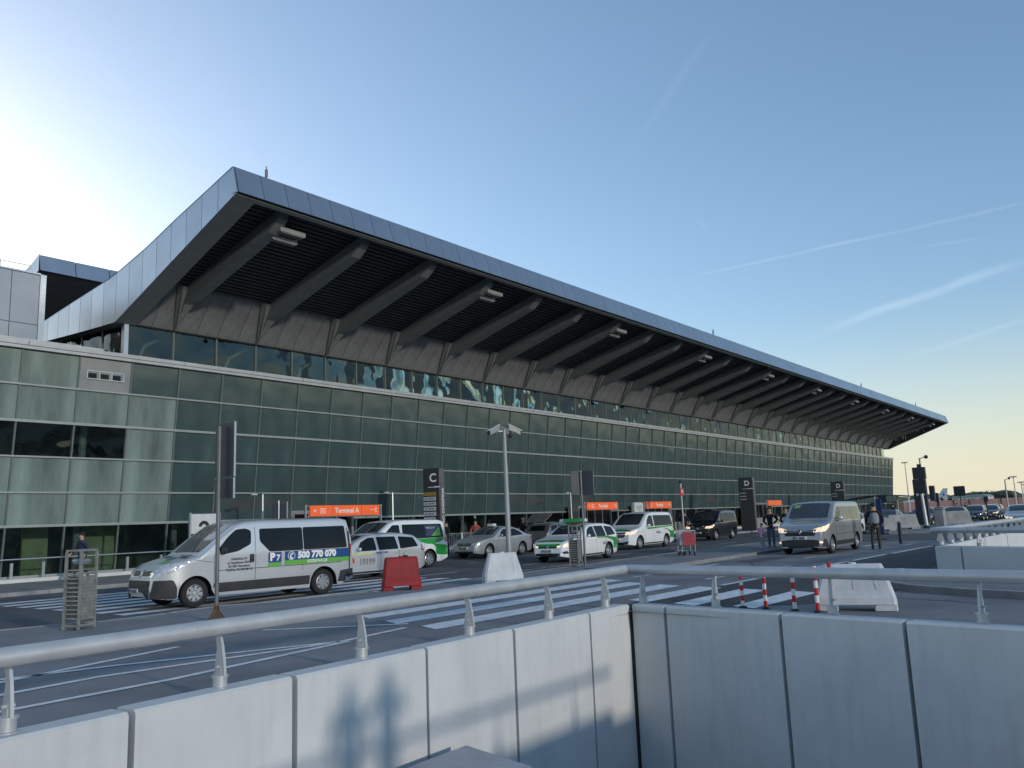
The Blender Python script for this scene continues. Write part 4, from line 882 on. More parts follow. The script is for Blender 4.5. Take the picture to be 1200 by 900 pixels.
#CARS-BEGIN
# ------------------------------------------------------------------ vehicles
def smooth_profile(P, x):
    if x <= P[0][0]: return P[0][1]
    for i in range(len(P)-1):
        (a, b), (c, d) = P[i], P[i+1]
        if x <= c:
            return b+(d-b)*(x-a)/max(1e-6, c-a)
    return P[-1][1]
def round_corners(pts, r, n=3):
    """rounds the corners of a closed 2D polygon"""
    out_ = []
    k = len(pts)
    for i in range(k):
        p0, p1, p2 = Vector(pts[i-1]), Vector(pts[i]), Vector(pts[(i+1) % k])
        a, b = p0-p1, p2-p1; rr = min(r, a.length*.45, b.length*.45)
        s, e = p1+a.normalized()*rr, p1+b.normalized()*rr
        for j in range(n+1):
            t = j/n; out_.append(((1-t)**2*s+2*t*(1-t)*p1+t*t*e)[:])
    return out_
class Car:
    def __init__(c, name, label, cat, loc, rz, prof, L, Wd, H, belt, wheels, wr, paint, tum=.16, bottom=.22, group=None, nose=.30, tailr=.14, rim='five', crown=.05, rt=.10):
        c.L, c.W, c.H, c.prof, c.belt, c.wr, c.wheels = L, Wd, H, prof, belt, wr, wheels
        c.t = thing(name, label, cat, loc, rz, group); c.paint = paint
        c.off = -L/2
        hw = Wd/2
        def plan(x):
            w = hw
            if x < .9: w = hw*(1-nose*((.9-x)/.9)**2.6)
            if x > L-.5: w = hw*(1-tailr*((x-L+.5)/.5)**2.4)
            return w
        def side(x, z):
            w = plan(x); b = smooth_profile(belt, x)
            if z < .55: w *= 1-.06*((.55-z)/.35)**2
            if z > b: w *= 1-tum*((z-b)/(H-b))**1.15
            else: w *= 1-.018*((b-z)/b)
            return w
        c.side = side
        xs = set()
        for x, _ in prof: xs.add(round(x, 3))
        x = 0
        while x < L: xs.add(round(x, 3)); x += .13
        for wx in wheels:
            for i in range(-12, 13): xs.add(round(wx+(wr+.07)*math.sin(i*math.pi/24), 3))
        for e in (.02, .05, .09, .16, L-.02, L-.05, L-.09, L-.16): xs.add(round(e, 3))
        xs.add(L); xs = sorted(q for q in xs if 0 <= q <= L)
        clean = [xs[0]]
        for q in xs[1:]:
            if q-clean[-1] > .008: clean.append(q)
        xs = clean; R1 = wr+.07
        N = 12; rows = []
        for x in xs:
            t = smooth_profile(prof, x)
            b = bottom+.0
            if x < .35: b = bottom+.06*(.35-x)/.35
            if x > L-.4: b = bottom+.14*(x-L+.4)/.4
            bf = b
            for wx in wheels:
                d = abs(x-wx)
                if d < R1: b = max(b, wr+math.sqrt(max(0, R1*R1-d*d)))
            r = min(rt, (t-b)*.3)
            row = [(0, bf+.02), (side(x, b)-.24, bf+.02), (side(x, b)-.24, b+.001), (side(x, b)-.012, b)]
            for i in range(N+1):
                z = b+.002+(t-r-b)*i/N; row.append((side(x, z), z))
            we = row[-1][0]
            for i in range(1, 5):
                a = i*math.pi/8; row.append((we-r*(1-math.cos(a)), t-r+r*math.sin(a)))
            wt = row[-1][0]
            for f in (.8, .55, .28, 0): row.append((wt*f, t+crown*(1-f*f)*min(1, (t/H))**2))
            rows.append(row)
        n = len(rows[0]); bm = bmesh.new(); grid = []
        for x, row in zip(xs, rows):
            Lr = [bm.verts.new((x+c.off, -y, z)) for y, z in row]
            Rr = [Lr[0]]+[bm.verts.new((x+c.off, y, z)) for y, z in row[1:-1]]+[Lr[-1]]
            grid.append((Lr, Rr))
        for i in range(len(xs)-1):
            for s in (0, 1):
                A, Bq = grid[i][s], grid[i+1][s]
                for j in range(n-1):
                    vs = [A[j], A[j+1], Bq[j+1], Bq[j]]
                    vs2 = []
                    for v in vs:
                        if v not in vs2: vs2.append(v)
                    if len(vs2) < 3: continue
                    try: f = bm.faces.new(vs2 if s else vs2[::-1])
                    except ValueError: continue
                    f.material_index = 1 if j < 3 else 0; f.smooth = True
        for g in (grid[0], grid[-1]):
            loop = g[0]+g[1][1:-1][::-1]
            try: f = bm.faces.new(loop); f.material_index = 0
            except ValueError: pass
        bmesh.ops.recalc_face_normals(bm, faces=bm.faces)
        me = bpy.data.meshes.new('body'); bm.to_mesh(me); me.materials.append(paint); me.materials.append(M_UNDER)
        me.set_sharp_from_angle(angle=R(42)); c.bvh = BVHTree.FromBMesh(bm); bm.free()
        c.body = link('body', me, c.t)
    def patch(c, name, pts, m, ax='L', off=.006, r=0, thick=0.0, parent=None, step=.14, tris=None):
        """lays a thin piece of the outline 'pts' on the body. ax: L/Rr sides (x,z), F front (y,z), B rear (y,z), T top (x,y)"""
        bm = bmesh.new()
        if tris is None:
            if r: pts = round_corners(pts, r)
            vs = [bm.verts.new((p[0], p[1], 0)) for p in pts]
            bm.faces.new(vs)
            bmesh.ops.triangulate(bm, faces=bm.faces[:])
            u0, u1 = min(p[0] for p in pts), max(p[0] for p in pts); v0, v1 = min(p[1] for p in pts), max(p[1] for p in pts)
            for k, (a, b) in ((0, (u0, u1)), (1, (v0, v1))):
                q = math.floor(a/step)*step+step
                while q < b:
                    co = [0, 0, 0]; co[k] = q; no = [0, 0, 0]; no[k] = 1
                    bmesh.ops.bisect_plane(bm, geom=bm.verts[:]+bm.edges[:]+bm.faces[:], plane_co=co, plane_no=no); q += step
        else:
            vv = [bm.verts.new((p[0], p[1], 0)) for p in tris[0]]
            for f in tris[1]:
                try: bm.faces.new([vv[i] for i in f])
                except ValueError: pass
        kill = []
        for v in bm.verts:
            a, b = v.co.x, v.co.y
            if ax == 'L': o, d = (a+c.off, -3, b), (0, 1, 0)
            elif ax == 'R': o, d = (a+c.off, 3, b), (0, -1, 0)
            elif ax == 'F': o, d = (c.off-2, a, b), (1, 0, 0)
            elif ax == 'B': o, d = (-c.off+2, a, b), (-1, 0, 0)
            else: o, d = (a+c.off, b, 5), (0, 0, -1)
            h = c.bvh.ray_cast(Vector(o), Vector(d))
            if h[0] is None: kill.append(v); continue
            nrm = h[1] if h[1].dot(Vector(d)) < 0 else -h[1]
            if ax in 'LR' : nrm = Vector((0, nrm.y, nrm.z)).normalized() if nrm.length else nrm
            v.co = h[0]+nrm*off
        if kill: bmesh.ops.delete(bm, geom=kill, context='VERTS')
        for f in bm.faces: f.smooth = True
        want = Vector({'L': (0, -1, 0), 'R': (0, 1, 0), 'F': (-1, 0, 0), 'B': (1, 0, 0), 'T': (0, 0, 1)}[ax])
        for f in bm.faces:
            f.normal_update()
            if f.normal.dot(want) < 0: f.normal_flip()
        if thick:
            res = bmesh.ops.extrude_face_region(bm, geom=bm.faces[:])
            for v in [g for g in res['geom'] if isinstance(g, bmesh.types.BMVert)]: v.co += want*thick
        me = bpy.data.meshes.new(name); bm.to_mesh(me); bm.free(); me.materials.append(m)
        return link(name, me, parent or c.t)
    def both(c, name, pts, m, **k):
        c.patch(name, pts, m, 'L', **k); c.patch(name, pts, m, 'R', **k)
    def text(c, txt, x, z, size, m, ax='L', bold=.01, name='lettering', align='LEFT', off=.009, sx=1.0):
        vs, fs = text_mesh(txt, size, align, bold)
        if ax == 'L': P = [(x+v.x*sx, z+v.y) for v in vs]
        elif ax == 'R': P = [(x-v.x*sx, z+v.y) for v in vs]
        elif ax == 'F': P = [(x-v.x*sx, z+v.y) for v in vs]     # seen from the front, reading direction is -y
        else: P = [(x+v.x*sx, z+v.y) for v in vs]
        return c.patch(name, None, m, ax, off=off, tris=(P, fs))
    def seam(c, pts, w=.010, ax='L'):
        for a, b in zip(pts[:-1], pts[1:]):
            a, b = Vector(a), Vector(b); d = (b-a).normalized(); n = Vector((-d.y, d.x))*w/2
            q = [(a-n)[:], (b-n)[:], (b+n)[:], (a+n)[:]]
            c.patch('panel_gap', q, M_SEAM, ax, off=.003)
            if ax == 'L': c.patch('panel_gap', q, M_SEAM, 'R', off=.003)
    def add_wheels(c, style='spoke', n=5, rimr=.66, inset=.02):
        key = ('w', round(c.wr, 3), style, n, rimr)
        if key not in TXT:
            wr = c.wr; rr = wr*rimr
            ty = MB().lathe([(rr, -.10), (wr-.03, -.105), (wr-.006, -.085), (wr, -.05), (wr, .05), (wr-.006, .085), (wr-.03, .105), (rr, .10), (rr-.01, .0), (rr, -.10)], axis='y', n=28).mesh('tyre', M_TYRE, True, 50)
            rm = MB().lathe([(rr+.004, -.085), (rr-.02, -.098), (rr-.035, -.08), (rr-.04, .05)], axis='y', n=28)
            for i in range(n):
                a = 2*math.pi*i/n; ca, sa = math.cos(a), math.sin(a)
                w0, w1 = (.045, .062) if n <= 6 else (.032, .045)
                pts = [(-w0, .03), (w0, .03), (w1, rr-.02), (-w1, rr-.02)]
                vs = [(p*ca+q*sa, yy, -p*sa+q*ca) for yy in (-.085, -.055) for p, q in pts]
                rm.add(vs, [(0, 3, 2, 1), (4, 5, 6, 7), (0, 1, 5, 4), (1, 2, 6, 5), (2, 3, 7, 6), (3, 0, 4, 7)])
            rm.lathe([(0, -.095), (.05, -.093), (.065, -.08), (.065, -.05)], axis='y', n=14)
            dk = MB().lathe([(0, -.03), (rr-.01, -.03)], axis='y', n=20).mesh('brake_disc', M_UNDER)
            TXT[key] = (ty, rm.mesh('rim', M_RIM, True, 30), dk)
        ty, rm, dk = TXT[key]
        for wx in c.wheels:
            for s in (-1, 1):
                y = s*(c.side(wx, .5)-.115-inset)
                w = link('wheel', ty, c.t, (wx+c.off, y, c.wr)); w.rotation_euler = (0, random.uniform(0, 1), 0 if s < 0 else math.pi)
                link('rim', rm, w); link('brake_disc', dk, w)
    def mirror(c, x, z, m, size=.12):
        for s in (-1, 1):
            y = s*(c.side(x, z)); o = MB()
            o.cham((x+c.off-.05, min(y, y+s*.05)+.0, z-.02), (x+c.off+.05, max(y, y+s*.05), z+.03), .01)
            yy = y+s*(.05+size*.6)
            o.ball((x+c.off, yy, z+.06), (.065, size*.75, size*.72), 12, 6)
            o.build('mirror', m, c.t, True)
    def handle(c, x, z, m=None, w=.16):
        for ax in 'LR': c.patch('door_handle', [(x, z), (x+w, z), (x+w, z+.03), (x, z+.03)], m or c.paint, ax, off=.012, thick=.012, r=.01)
    def plate(c, ax, y, z, txt):
        p = c.patch('number_plate', [(y-.26, z-.055), (y+.26, z-.055), (y+.26, z+.055), (y-.26, z+.055)], M_PLATE, ax, off=.022, thick=.008)
        c.patch('plate_band', [(y+.215, z-.05), (y+.255, z-.05), (y+.255, z+.05), (y+.215, z+.05)] if ax == 'F' else [(y-.255, z-.05), (y-.215, z-.05), (y-.215, z+.05), (y-.255, z+.05)], M_BLUE, ax, off=.034)
        c.text(txt, y, z, .095, M_INK, ax, bold=.004, align='CENTER', off=.034)

def hood_on(c, roof_rack=False):
    pass
P_SILVER = mat('paint_silver', (.60, .61, .62), rough=.3, metal=.4, var=.02, coat=.6)
P_SILVER2 = mat('paint_warm_silver', (.37, .375, .38), rough=.3, metal=.45, var=.02, coat=.6)
P_GREYM = mat('paint_grey_metallic', (.20, .205, .21), rough=.28, metal=.6, var=.03, coat=.7)
P_WHITE = mat('paint_white', (.78, .79, .80), rough=.25, var=.02, coat=.7)
P_BLACK = mat('paint_black', (.014, .015, .018), rough=.2, var=.02, coat=.9)
P_DBLUE = mat('paint_dark_blue', (.02, .03, .05), rough=.22, metal=.3, var=.03, coat=.9)

def trafic_old(label, loc, rz):
    L, H = 5.3, 1.95
    prof = [(0, .50), (.03, .72), (.12, .86), (.35, 1.0), (.9, 1.14), (1.02, 1.17), (1.5, 1.55), (1.95, 1.86), (2.15, 1.92), (2.6, 1.945), (4.95, 1.94), (5.13, 1.90), (5.23, 1.5), (5.28, .95), (5.3, .5)]
    c = Car('parking_van', label, 'van', loc, rz, prof, L, 1.90, H, [(0, .95), (1, 1.15), (5.3, 1.2)], (.93, 4.36), .325, P_SILVER, tum=.12, nose=.34, tailr=.05, crown=.04, rt=.09)
    c.add_wheels(n=8, rimr=.62)
    for ax in 'LR':
        c.patch('bumper', [(.0, .24), (.52, .24), (.50, .50), (.42, .66), (.0, .66)], M_PLAST, ax, off=.014, r=.05)
        c.patch('rear_bumper', [(4.80, .30), (5.3, .30), (5.3, .62), (4.86, .58)], M_PLAST, ax, off=.012, r=.03)
        c.patch('rear_corner_trim', [(5.15, .6), (5.3, .6), (5.3, 1.9), (5.10, 1.9)], M_PLAST, ax, off=.010)
        c.patch('lower_trim', [(1.36, .30), (3.94, .30), (3.94, .52), (1.36, .52)], M_PLAST, ax, off=.010)
        c.patch('side_window', [(1.52, 1.16), (1.95, 1.22), (2.30, 1.38), (2.32, 1.70), (2.18, 1.76), (1.92, 1.74), (1.70, 1.56), (1.48, 1.32)], M_WIN, ax, r=.06)
        c.patch('side_window', [(2.54, 1.74), (2.54, 1.44), (2.80, 1.17), (3.74, 1.17), (3.74, 1.74)], M_WIN, ax, r=.05)
        c.patch('side_window', [(3.76, 1.17), (5.08, 1.17), (5.03, 1.74), (3.76, 1.74)], M_WIN, ax, r=.05)
        c.patch('headlight', [(.20, .78), (.50, .86), (.78, 1.03), (.70, 1.05), (.40, .99), (.17, .88)], M_HEAD, ax, off=.01, r=.03)
        c.patch('tail_light', [(5.18, .98), (5.28, .98), (5.27, 1.40), (5.17, 1.40)], M_TAIL, ax, off=.016)
    for s in (-1, 1):
        c.patch('headlight', [(s*.42, .80), (s*.86, .84), (s*.88, 1.02), (s*.60, .98)][::s], M_HEAD, 'F', off=.012, r=.03)
        c.patch('grille', [(s*.05, .76), (s*.44, .76), (s*.46, .87), (s*.05, .86)][::s], M_INK, 'F', off=.012, r=.02)
        c.patch('bonnet_vent', [(.80, s*.25), (.80, s*.6), (.92, s*.62), (.92, s*.25)][::s], M_INK, 'T', off=.006)
    c.patch('emblem', [(0, .71), (.07, .81), (0, .90), (-.07, .81)], M_ALU, 'F', off=.02, thick=.012)
    c.patch('bumper', [(-.86, .24), (.86, .24), (.86, .66), (-.86, .66)], M_PLAST, 'F', off=.014, r=.05)
    c.patch('air_intake', [(-.45, .56), (.45, .56), (.45, .63), (-.45, .63)], M_INK, 'F', off=.02)
    c.patch('windscreen', [(1.10, -.70), (1.10, .70), (1.92, .68), (1.92, -.68)], M_SCREEN, 'T', off=.008, r=.1, step=.1)
    c.patch('bonnet_badge_green', [(.55, -.12), (.62, -.42), (.40, -.40), (.36, -.14)], M_LIME, 'T', off=.006)
    c.patch('bonnet_badge_blue', [(.84, .05), (.80, -.22), (.60, -.10), (.64, .1)], M_BLUE, 'T', off=.006)
    c.patch('rear_window', [(-.7, 1.15), (.7, 1.15), (.66, 1.7), (-.66, 1.7)], M_WIN, 'B', off=.008, r=.06)
    c.plate('F', 0.22, .42, 'WI 6287C')
    c.seam([(1.36, .54), (1.36, 1.15), (1.50, 1.34)]); c.seam([(2.42, .54), (2.42, 1.78)]); c.seam([(3.73, .66), (3.73, 1.16)]); c.seam([(1.36, .80), (4.9, .80)], .014)
    c.seam([(.86, 1.08), (1.36, 1.0)])
    c.handle(2.27, 1.0, M_PLAST, .10); c.both('handle_recess', [(2.26, .94), (2.38, .94), (2.38, 1.14), (2.26, 1.14)], M_PLAST, off=.010, r=.03)
    c.mirror(1.55, 1.20, M_PLAST, .13)
    c.patch('blue_band', [(3.22, .93), (5.14, .93), (5.14, 1.155), (3.22, 1.155)], M_BLUE, 'L', off=.012)
    c.patch('green_band', [(3.22, .82), (5.14, .82), (5.14, .929), (3.22, .929)], M_LIME, 'L', off=.012)
    c.patch('blue_square', [(2.76, .90), (3.12, .90), (3.12, 1.15), (2.76, 1.15)], M_BLUE, 'L', off=.012, r=.02)
    c.patch('green_tab', [(2.76, .80), (3.12, .80), (3.12, .895), (2.76, .895)], M_LIME, 'L', off=.012, r=.02)
    c.text('P', 2.80, 1.03, .25, M_WHITE, bold=.016, off=.018); c.text('7', 2.975, 1.005, .20, M_WHITE, bold=.008, off=.018)
    c.text('500 770 070', 3.58, 1.04, .225, M_WHITE, bold=.014, off=.018, sx=1.0)
    c.text('REZERWACJE', 3.85, .875, .10, M_WHITE, bold=.002, off=.018)
    circ = [(3.40+.105*math.cos(a), 1.04+.105*math.sin(a)) for a in [i*math.pi/12 for i in range(24)]]
    circi = [(3.40+.09*math.cos(a), 1.04+.09*math.sin(a)) for a in [i*math.pi/12 for i in range(24)]]
    c.patch('phone_ring', circ, M_WHITE, 'L', off=.016); c.patch('phone_disc', circi, M_BLUE, 'L', off=.019)
    c.patch('phone_receiver', [(3.36, .97), (3.34, 1.03), (3.37, 1.08), (3.42, 1.11), (3.45, 1.09), (3.42, 1.06), (3.40, 1.065), (3.38, 1.02), (3.40, 1.0), (3.43, 1.01), (3.43, .97), (3.40, .955)], M_WHITE, 'L', off=.022)
    for k, s_ in enumerate(('PARKING P7', 'ul. Szyszkowa 35/39', '02-285 Warszawa', 'Tel./Fax. 22 846 38 15')): c.text(s_, 1.99, 1.04-.083*k, .075, M_INK, bold=.002, off=.008, align='CENTER')
    MB().box((1.0, -.5, 1.17), (1.02, .1, 1.19)).build('wiper', M_INK, c.t, loc=(c.off, 0, 0))
    return c

def trafic_new(label, loc, rz):
    L = 5.2
    prof = [(0, .42), (.02, .72), (.06, .90), (.16, 1.04), (.42, 1.12), (.95, 1.24), (1.05, 1.28), (1.45, 1.62), (1.78, 1.88), (1.98, 1.94), (2.4, 1.965), (4.9, 1.95), (5.06, 1.90), (5.13, 1.5), (5.18, .95), (5.2, .45)]
    c = Car('passenger_van', label, 'van', loc, rz, prof, L, 1.93, 1.96, [(0, .98), (1, 1.18), (5.2, 1.2)], (.95, 4.25), .33, P_SILVER2, tum=.11, nose=.20, tailr=.05, crown=.04, rt=.09)
    c.add_wheels(n=10, rimr=.66)
    for ax in 'LR':
        c.patch('side_window', [(1.52, 1.20), (2.30, 1.24), (2.28, 1.76), (1.92, 1.76), (1.72, 1.60), (1.50, 1.36)], M_WIN, ax, r=.05)
        c.patch('side_window', [(2.42, 1.24), (3.60, 1.24), (3.60, 1.76), (2.44, 1.76)], M_SCREEN, ax, r=.05)
        c.patch('side_window', [(3.64, 1.24), (4.95, 1.24), (4.88, 1.76), (3.64, 1.76)], M_SCREEN, ax, r=.05)
        c.patch('lower_trim', [(1.40, .30), (3.82, .30), (3.82, .46), (1.40, .46)], M_PLAST, ax, off=.010)
        c.patch('headlight', [(.04, .84), (.30, .86), (.66, 1.08), (.60, 1.12), (.20, 1.02), (.04, .98)], M_HEADON, ax, off=.010, r=.03)
        c.patch('bumper_corner', [(.0, .24), (.50, .24), (.46, .36), (.3, .56), (.0, .60)], M_PLAST, ax, off=.010, r=.03)
        c.patch('tail_light', [(5.06, 1.0), (5.17, 1.0), (5.15, 1.6), (5.05, 1.6)], M_TAIL, ax, off=.012)
    for s in (-1, 1):
        c.patch('headlight', [(s*.50, .82), (s*.80, .84), (s*.88, 1.02), (s*.84, 1.04), (s*.52, .94)][::s], M_HEADON, 'F', off=.012, r=.03)
        c.patch('fog_light', [(s*.72, .42), (s*.80, .42), (s*.80, .50), (s*.72, .50)][::s], M_HEADON, 'F', off=.03, r=.03)
    c.patch('grille', [(-.56, .70), (.56, .70), (.62, .94), (.45, .90), (0, .88), (-.45, .90), (-.62, .94)], M_INK, 'F', off=.010, r=.03)
    for z in (.75, .80, .85): c.patch('grille_bar', [(-.52, z), (.52, z), (.52, z+.012), (-.52, z+.012)], M_ALU if z == .85 else M_PLAST, 'F', off=.018)
    c.patch('lower_grille', [(-.84, .30), (.84, .30), (.86, .50), (.60, .42), (.45, .56), (-.45, .56), (-.60, .42), (-.86, .50)], M_PLAST, 'F', off=.012)
    c.patch('emblem', [(0, .76), (.07, .86), (0, .97), (-.07, .86)], M_ALU, 'F', off=.022, thick=.012); c.patch('emblem_centre', [(0, .81), (.03, .86), (0, .92), (-.03, .86)], M_INK, 'F', off=.038)
    c.patch('bumper_lip', [(-.84, .235), (.84, .235), (.84, .285), (-.84, .285)], P_SILVER, 'F', off=.022, thick=.02)
    c.patch('windscreen', [(1.12, -.76), (1.12, .76), (1.80, .73), (1.80, -.73)], M_SCREEN, 'T', off=.008, r=.08, step=.1)
    c.patch('windscreen_sticker', [(1.58, .42), (1.60, .66), (1.74, .64), (1.74, .38)], mat('sticker_green', (.25, .45, .12), rough=.5), 'T', off=.014)
    for k in range(6): c.patch('bonnet_lettering', [(.62, -.36+.13*k), (.62, -.27+.13*k), (.74, -.26+.13*k), (.74, -.37+.13*k)], M_YELLOW, 'T', off=.006, r=.02)
    c.seam([(1.40, .48), (1.40, 1.18), (1.52, 1.36)]); c.seam([(2.36, .48), (2.36, 1.80)]); c.seam([(3.62, .60), (3.62, 1.23)]); c.seam([(1.40, .72), (4.9, .72)], .014)
    c.seam([(.98, -.8), (.98, .8)], .012, 'T')
    c.handle(2.18, 1.02); c.handle(2.5, 1.02); c.mirror(1.60, 1.26, P_SILVER, .14)
    c.plate('F', 0, .62, 'WI 4287H')
    MB().box((1.08, -.55, 1.30), (1.10, .05, 1.33)).box((1.08, .12, 1.30), (1.10, .62, 1.33)).build('wiper', M_INK, c.t, loc=(c.off, 0, 0))
    # people carrier roof edge rail
    return c

def big_mpv(label, loc, rz, paint, livery=True, lights=True, L=5.05, name='taxi_van'):
    prof = [(0, .42), (.02, .66), (.06, .80), (.18, .93), (.5, 1.04), (1.05, 1.14), (1.15, 1.18), (1.65, 1.55), (2.05, 1.80), (2.3, 1.87), (2.8, 1.90), (4.6, 1.88), (4.85, 1.82), (4.97, 1.35), (5.03, .95), (5.05, .45)]
    k = L/5.05; prof = [(x*k, z) for x, z in prof]
    c = Car(name, label, 'taxi van', loc, rz, prof, L, 1.90, 1.90, [(0, .92), (1, 1.10), (L, 1.16)], (.92*k, 4.0*k), .335, paint, tum=.14, nose=.24, tailr=.07, crown=.04, rt=.10)
    c.add_wheels(n=7 if livery else 6, rimr=.68)
    q = lambda P: [(x*k, z) for x, z in P]
    for ax in 'LR':
        c.patch('side_window', q([(1.62, 1.12), (2.48, 1.15), (2.46, 1.72), (2.12, 1.72), (1.80, 1.48)]), M_WIN, ax, r=.05)
        c.patch('side_window', q([(2.58, 1.15), (4.80, 1.17), (4.70, 1.71), (2.60, 1.73)]), M_WIN, ax, r=.06)
        c.patch('headlight', [(.06, .78), (.34, .80), (.62, .98), (.56, 1.0), (.20, .92), (.05, .88)], M_HEADON if lights else M_HEAD, ax, off=.010, r=.03)
        c.patch('tail_light', q([(4.84, .98), (4.99, .98), (4.95, 1.5), (4.88, 1.5)]), M_TAIL, ax, off=.012)
        c.patch('sill_trim', q([(1.38, .25), (3.6, .25), (3.6, .32), (1.38, .32)]), M_PLAST, ax, off=.008)
        if livery:
            c.patch('green_stripe', q([(1.75, 1.0), (2.6, 1.03), (3.6, 1.06), (4.85, 1.10), (4.85, 1.16), (3.4, 1.13), (2.5, 1.12), (1.70, 1.09)]), M_GREEN, ax, off=.009)
            c.patch('green_rear_sweep', q([(4.38, .50), (4.98, .46), (5.0, .84), (4.55, .86), (4.2, .97), (3.8, 1.02), (3.8, .98), (4.2, .90), (4.40, .74)]), M_GREEN, ax, off=.009)
    for s in (-1, 1): c.patch('headlight', [(s*.50, .76), (s*.80, .78), (s*.86, .93), (s*.52, .90)][::s], M_HEADON if lights else M_HEAD, 'F', off=.012, r=.03)
    c.patch('grille', [(-.48, .64), (.48, .64), (.52, .88), (-.52, .88)], M_INK, 'F', off=.012, r=.04)
    for z in (.70, .76, .82): c.patch('grille_bar', [(-.46, z), (.46, z), (.46, z+.015), (-.46, z+.015)], M_ALU, 'F', off=.020)
    c.patch('emblem', [(.07*math.cos(a), .77+.07*math.sin(a)) for a in [i*math.pi/8 for i in range(16)]], M_ALU, 'F', off=.028, thick=.01)
    c.patch('lower_grille', [(-.66, .30), (.66, .30), (.74, .44), (.40, .40), (-.40, .40), (-.74, .44)], M_INK, 'F', off=.012, r=.03)
    c.plate('F', 0, .50, 'WB 20736')
    c.patch('windscreen', [(1.24*k, -.72), (1.24*k, .72), (2.06*k, .68), (2.06*k, -.68)], M_SCREEN, 'T', off=.008, r=.08, step=.1)
    c.patch('rear_window', [(-.68, 1.2), (.68, 1.2), (.62, 1.68), (-.62, 1.68)], M_WIN, 'B', off=.008, r=.05)
    if livery:
        c.patch('green_bonnet', [(.22, -.72), (.22, .72), (.40, .66), (.52, 0), (.40, -.66)], M_GREEN, 'T', off=.006)
        for z, n_ in ((.84, 5), (.76, 7)):
            for i in range(n_): c.patch('door_print', [(2.75+i*.09, z), (2.81+i*.09, z), (2.81+i*.09, z+.05), (2.75+i*.09, z+.05)], M_DKSIGN, 'L', off=.008)
    c.seam(q([(1.40, .36), (1.44, .9), (1.60, 1.12)])); c.seam(q([(2.53, .36), (2.53, 1.76)])); c.seam(q([(3.72, .5), (3.72, 1.14)])); c.seam([(1.10*k, -.78), (1.10*k, .78)], .012, 'T')
    c.handle(2.33*k, .98); c.handle(2.62*k, .98); c.mirror(1.70*k, 1.14, M_PLAST if not livery else paint, .12)
    return c

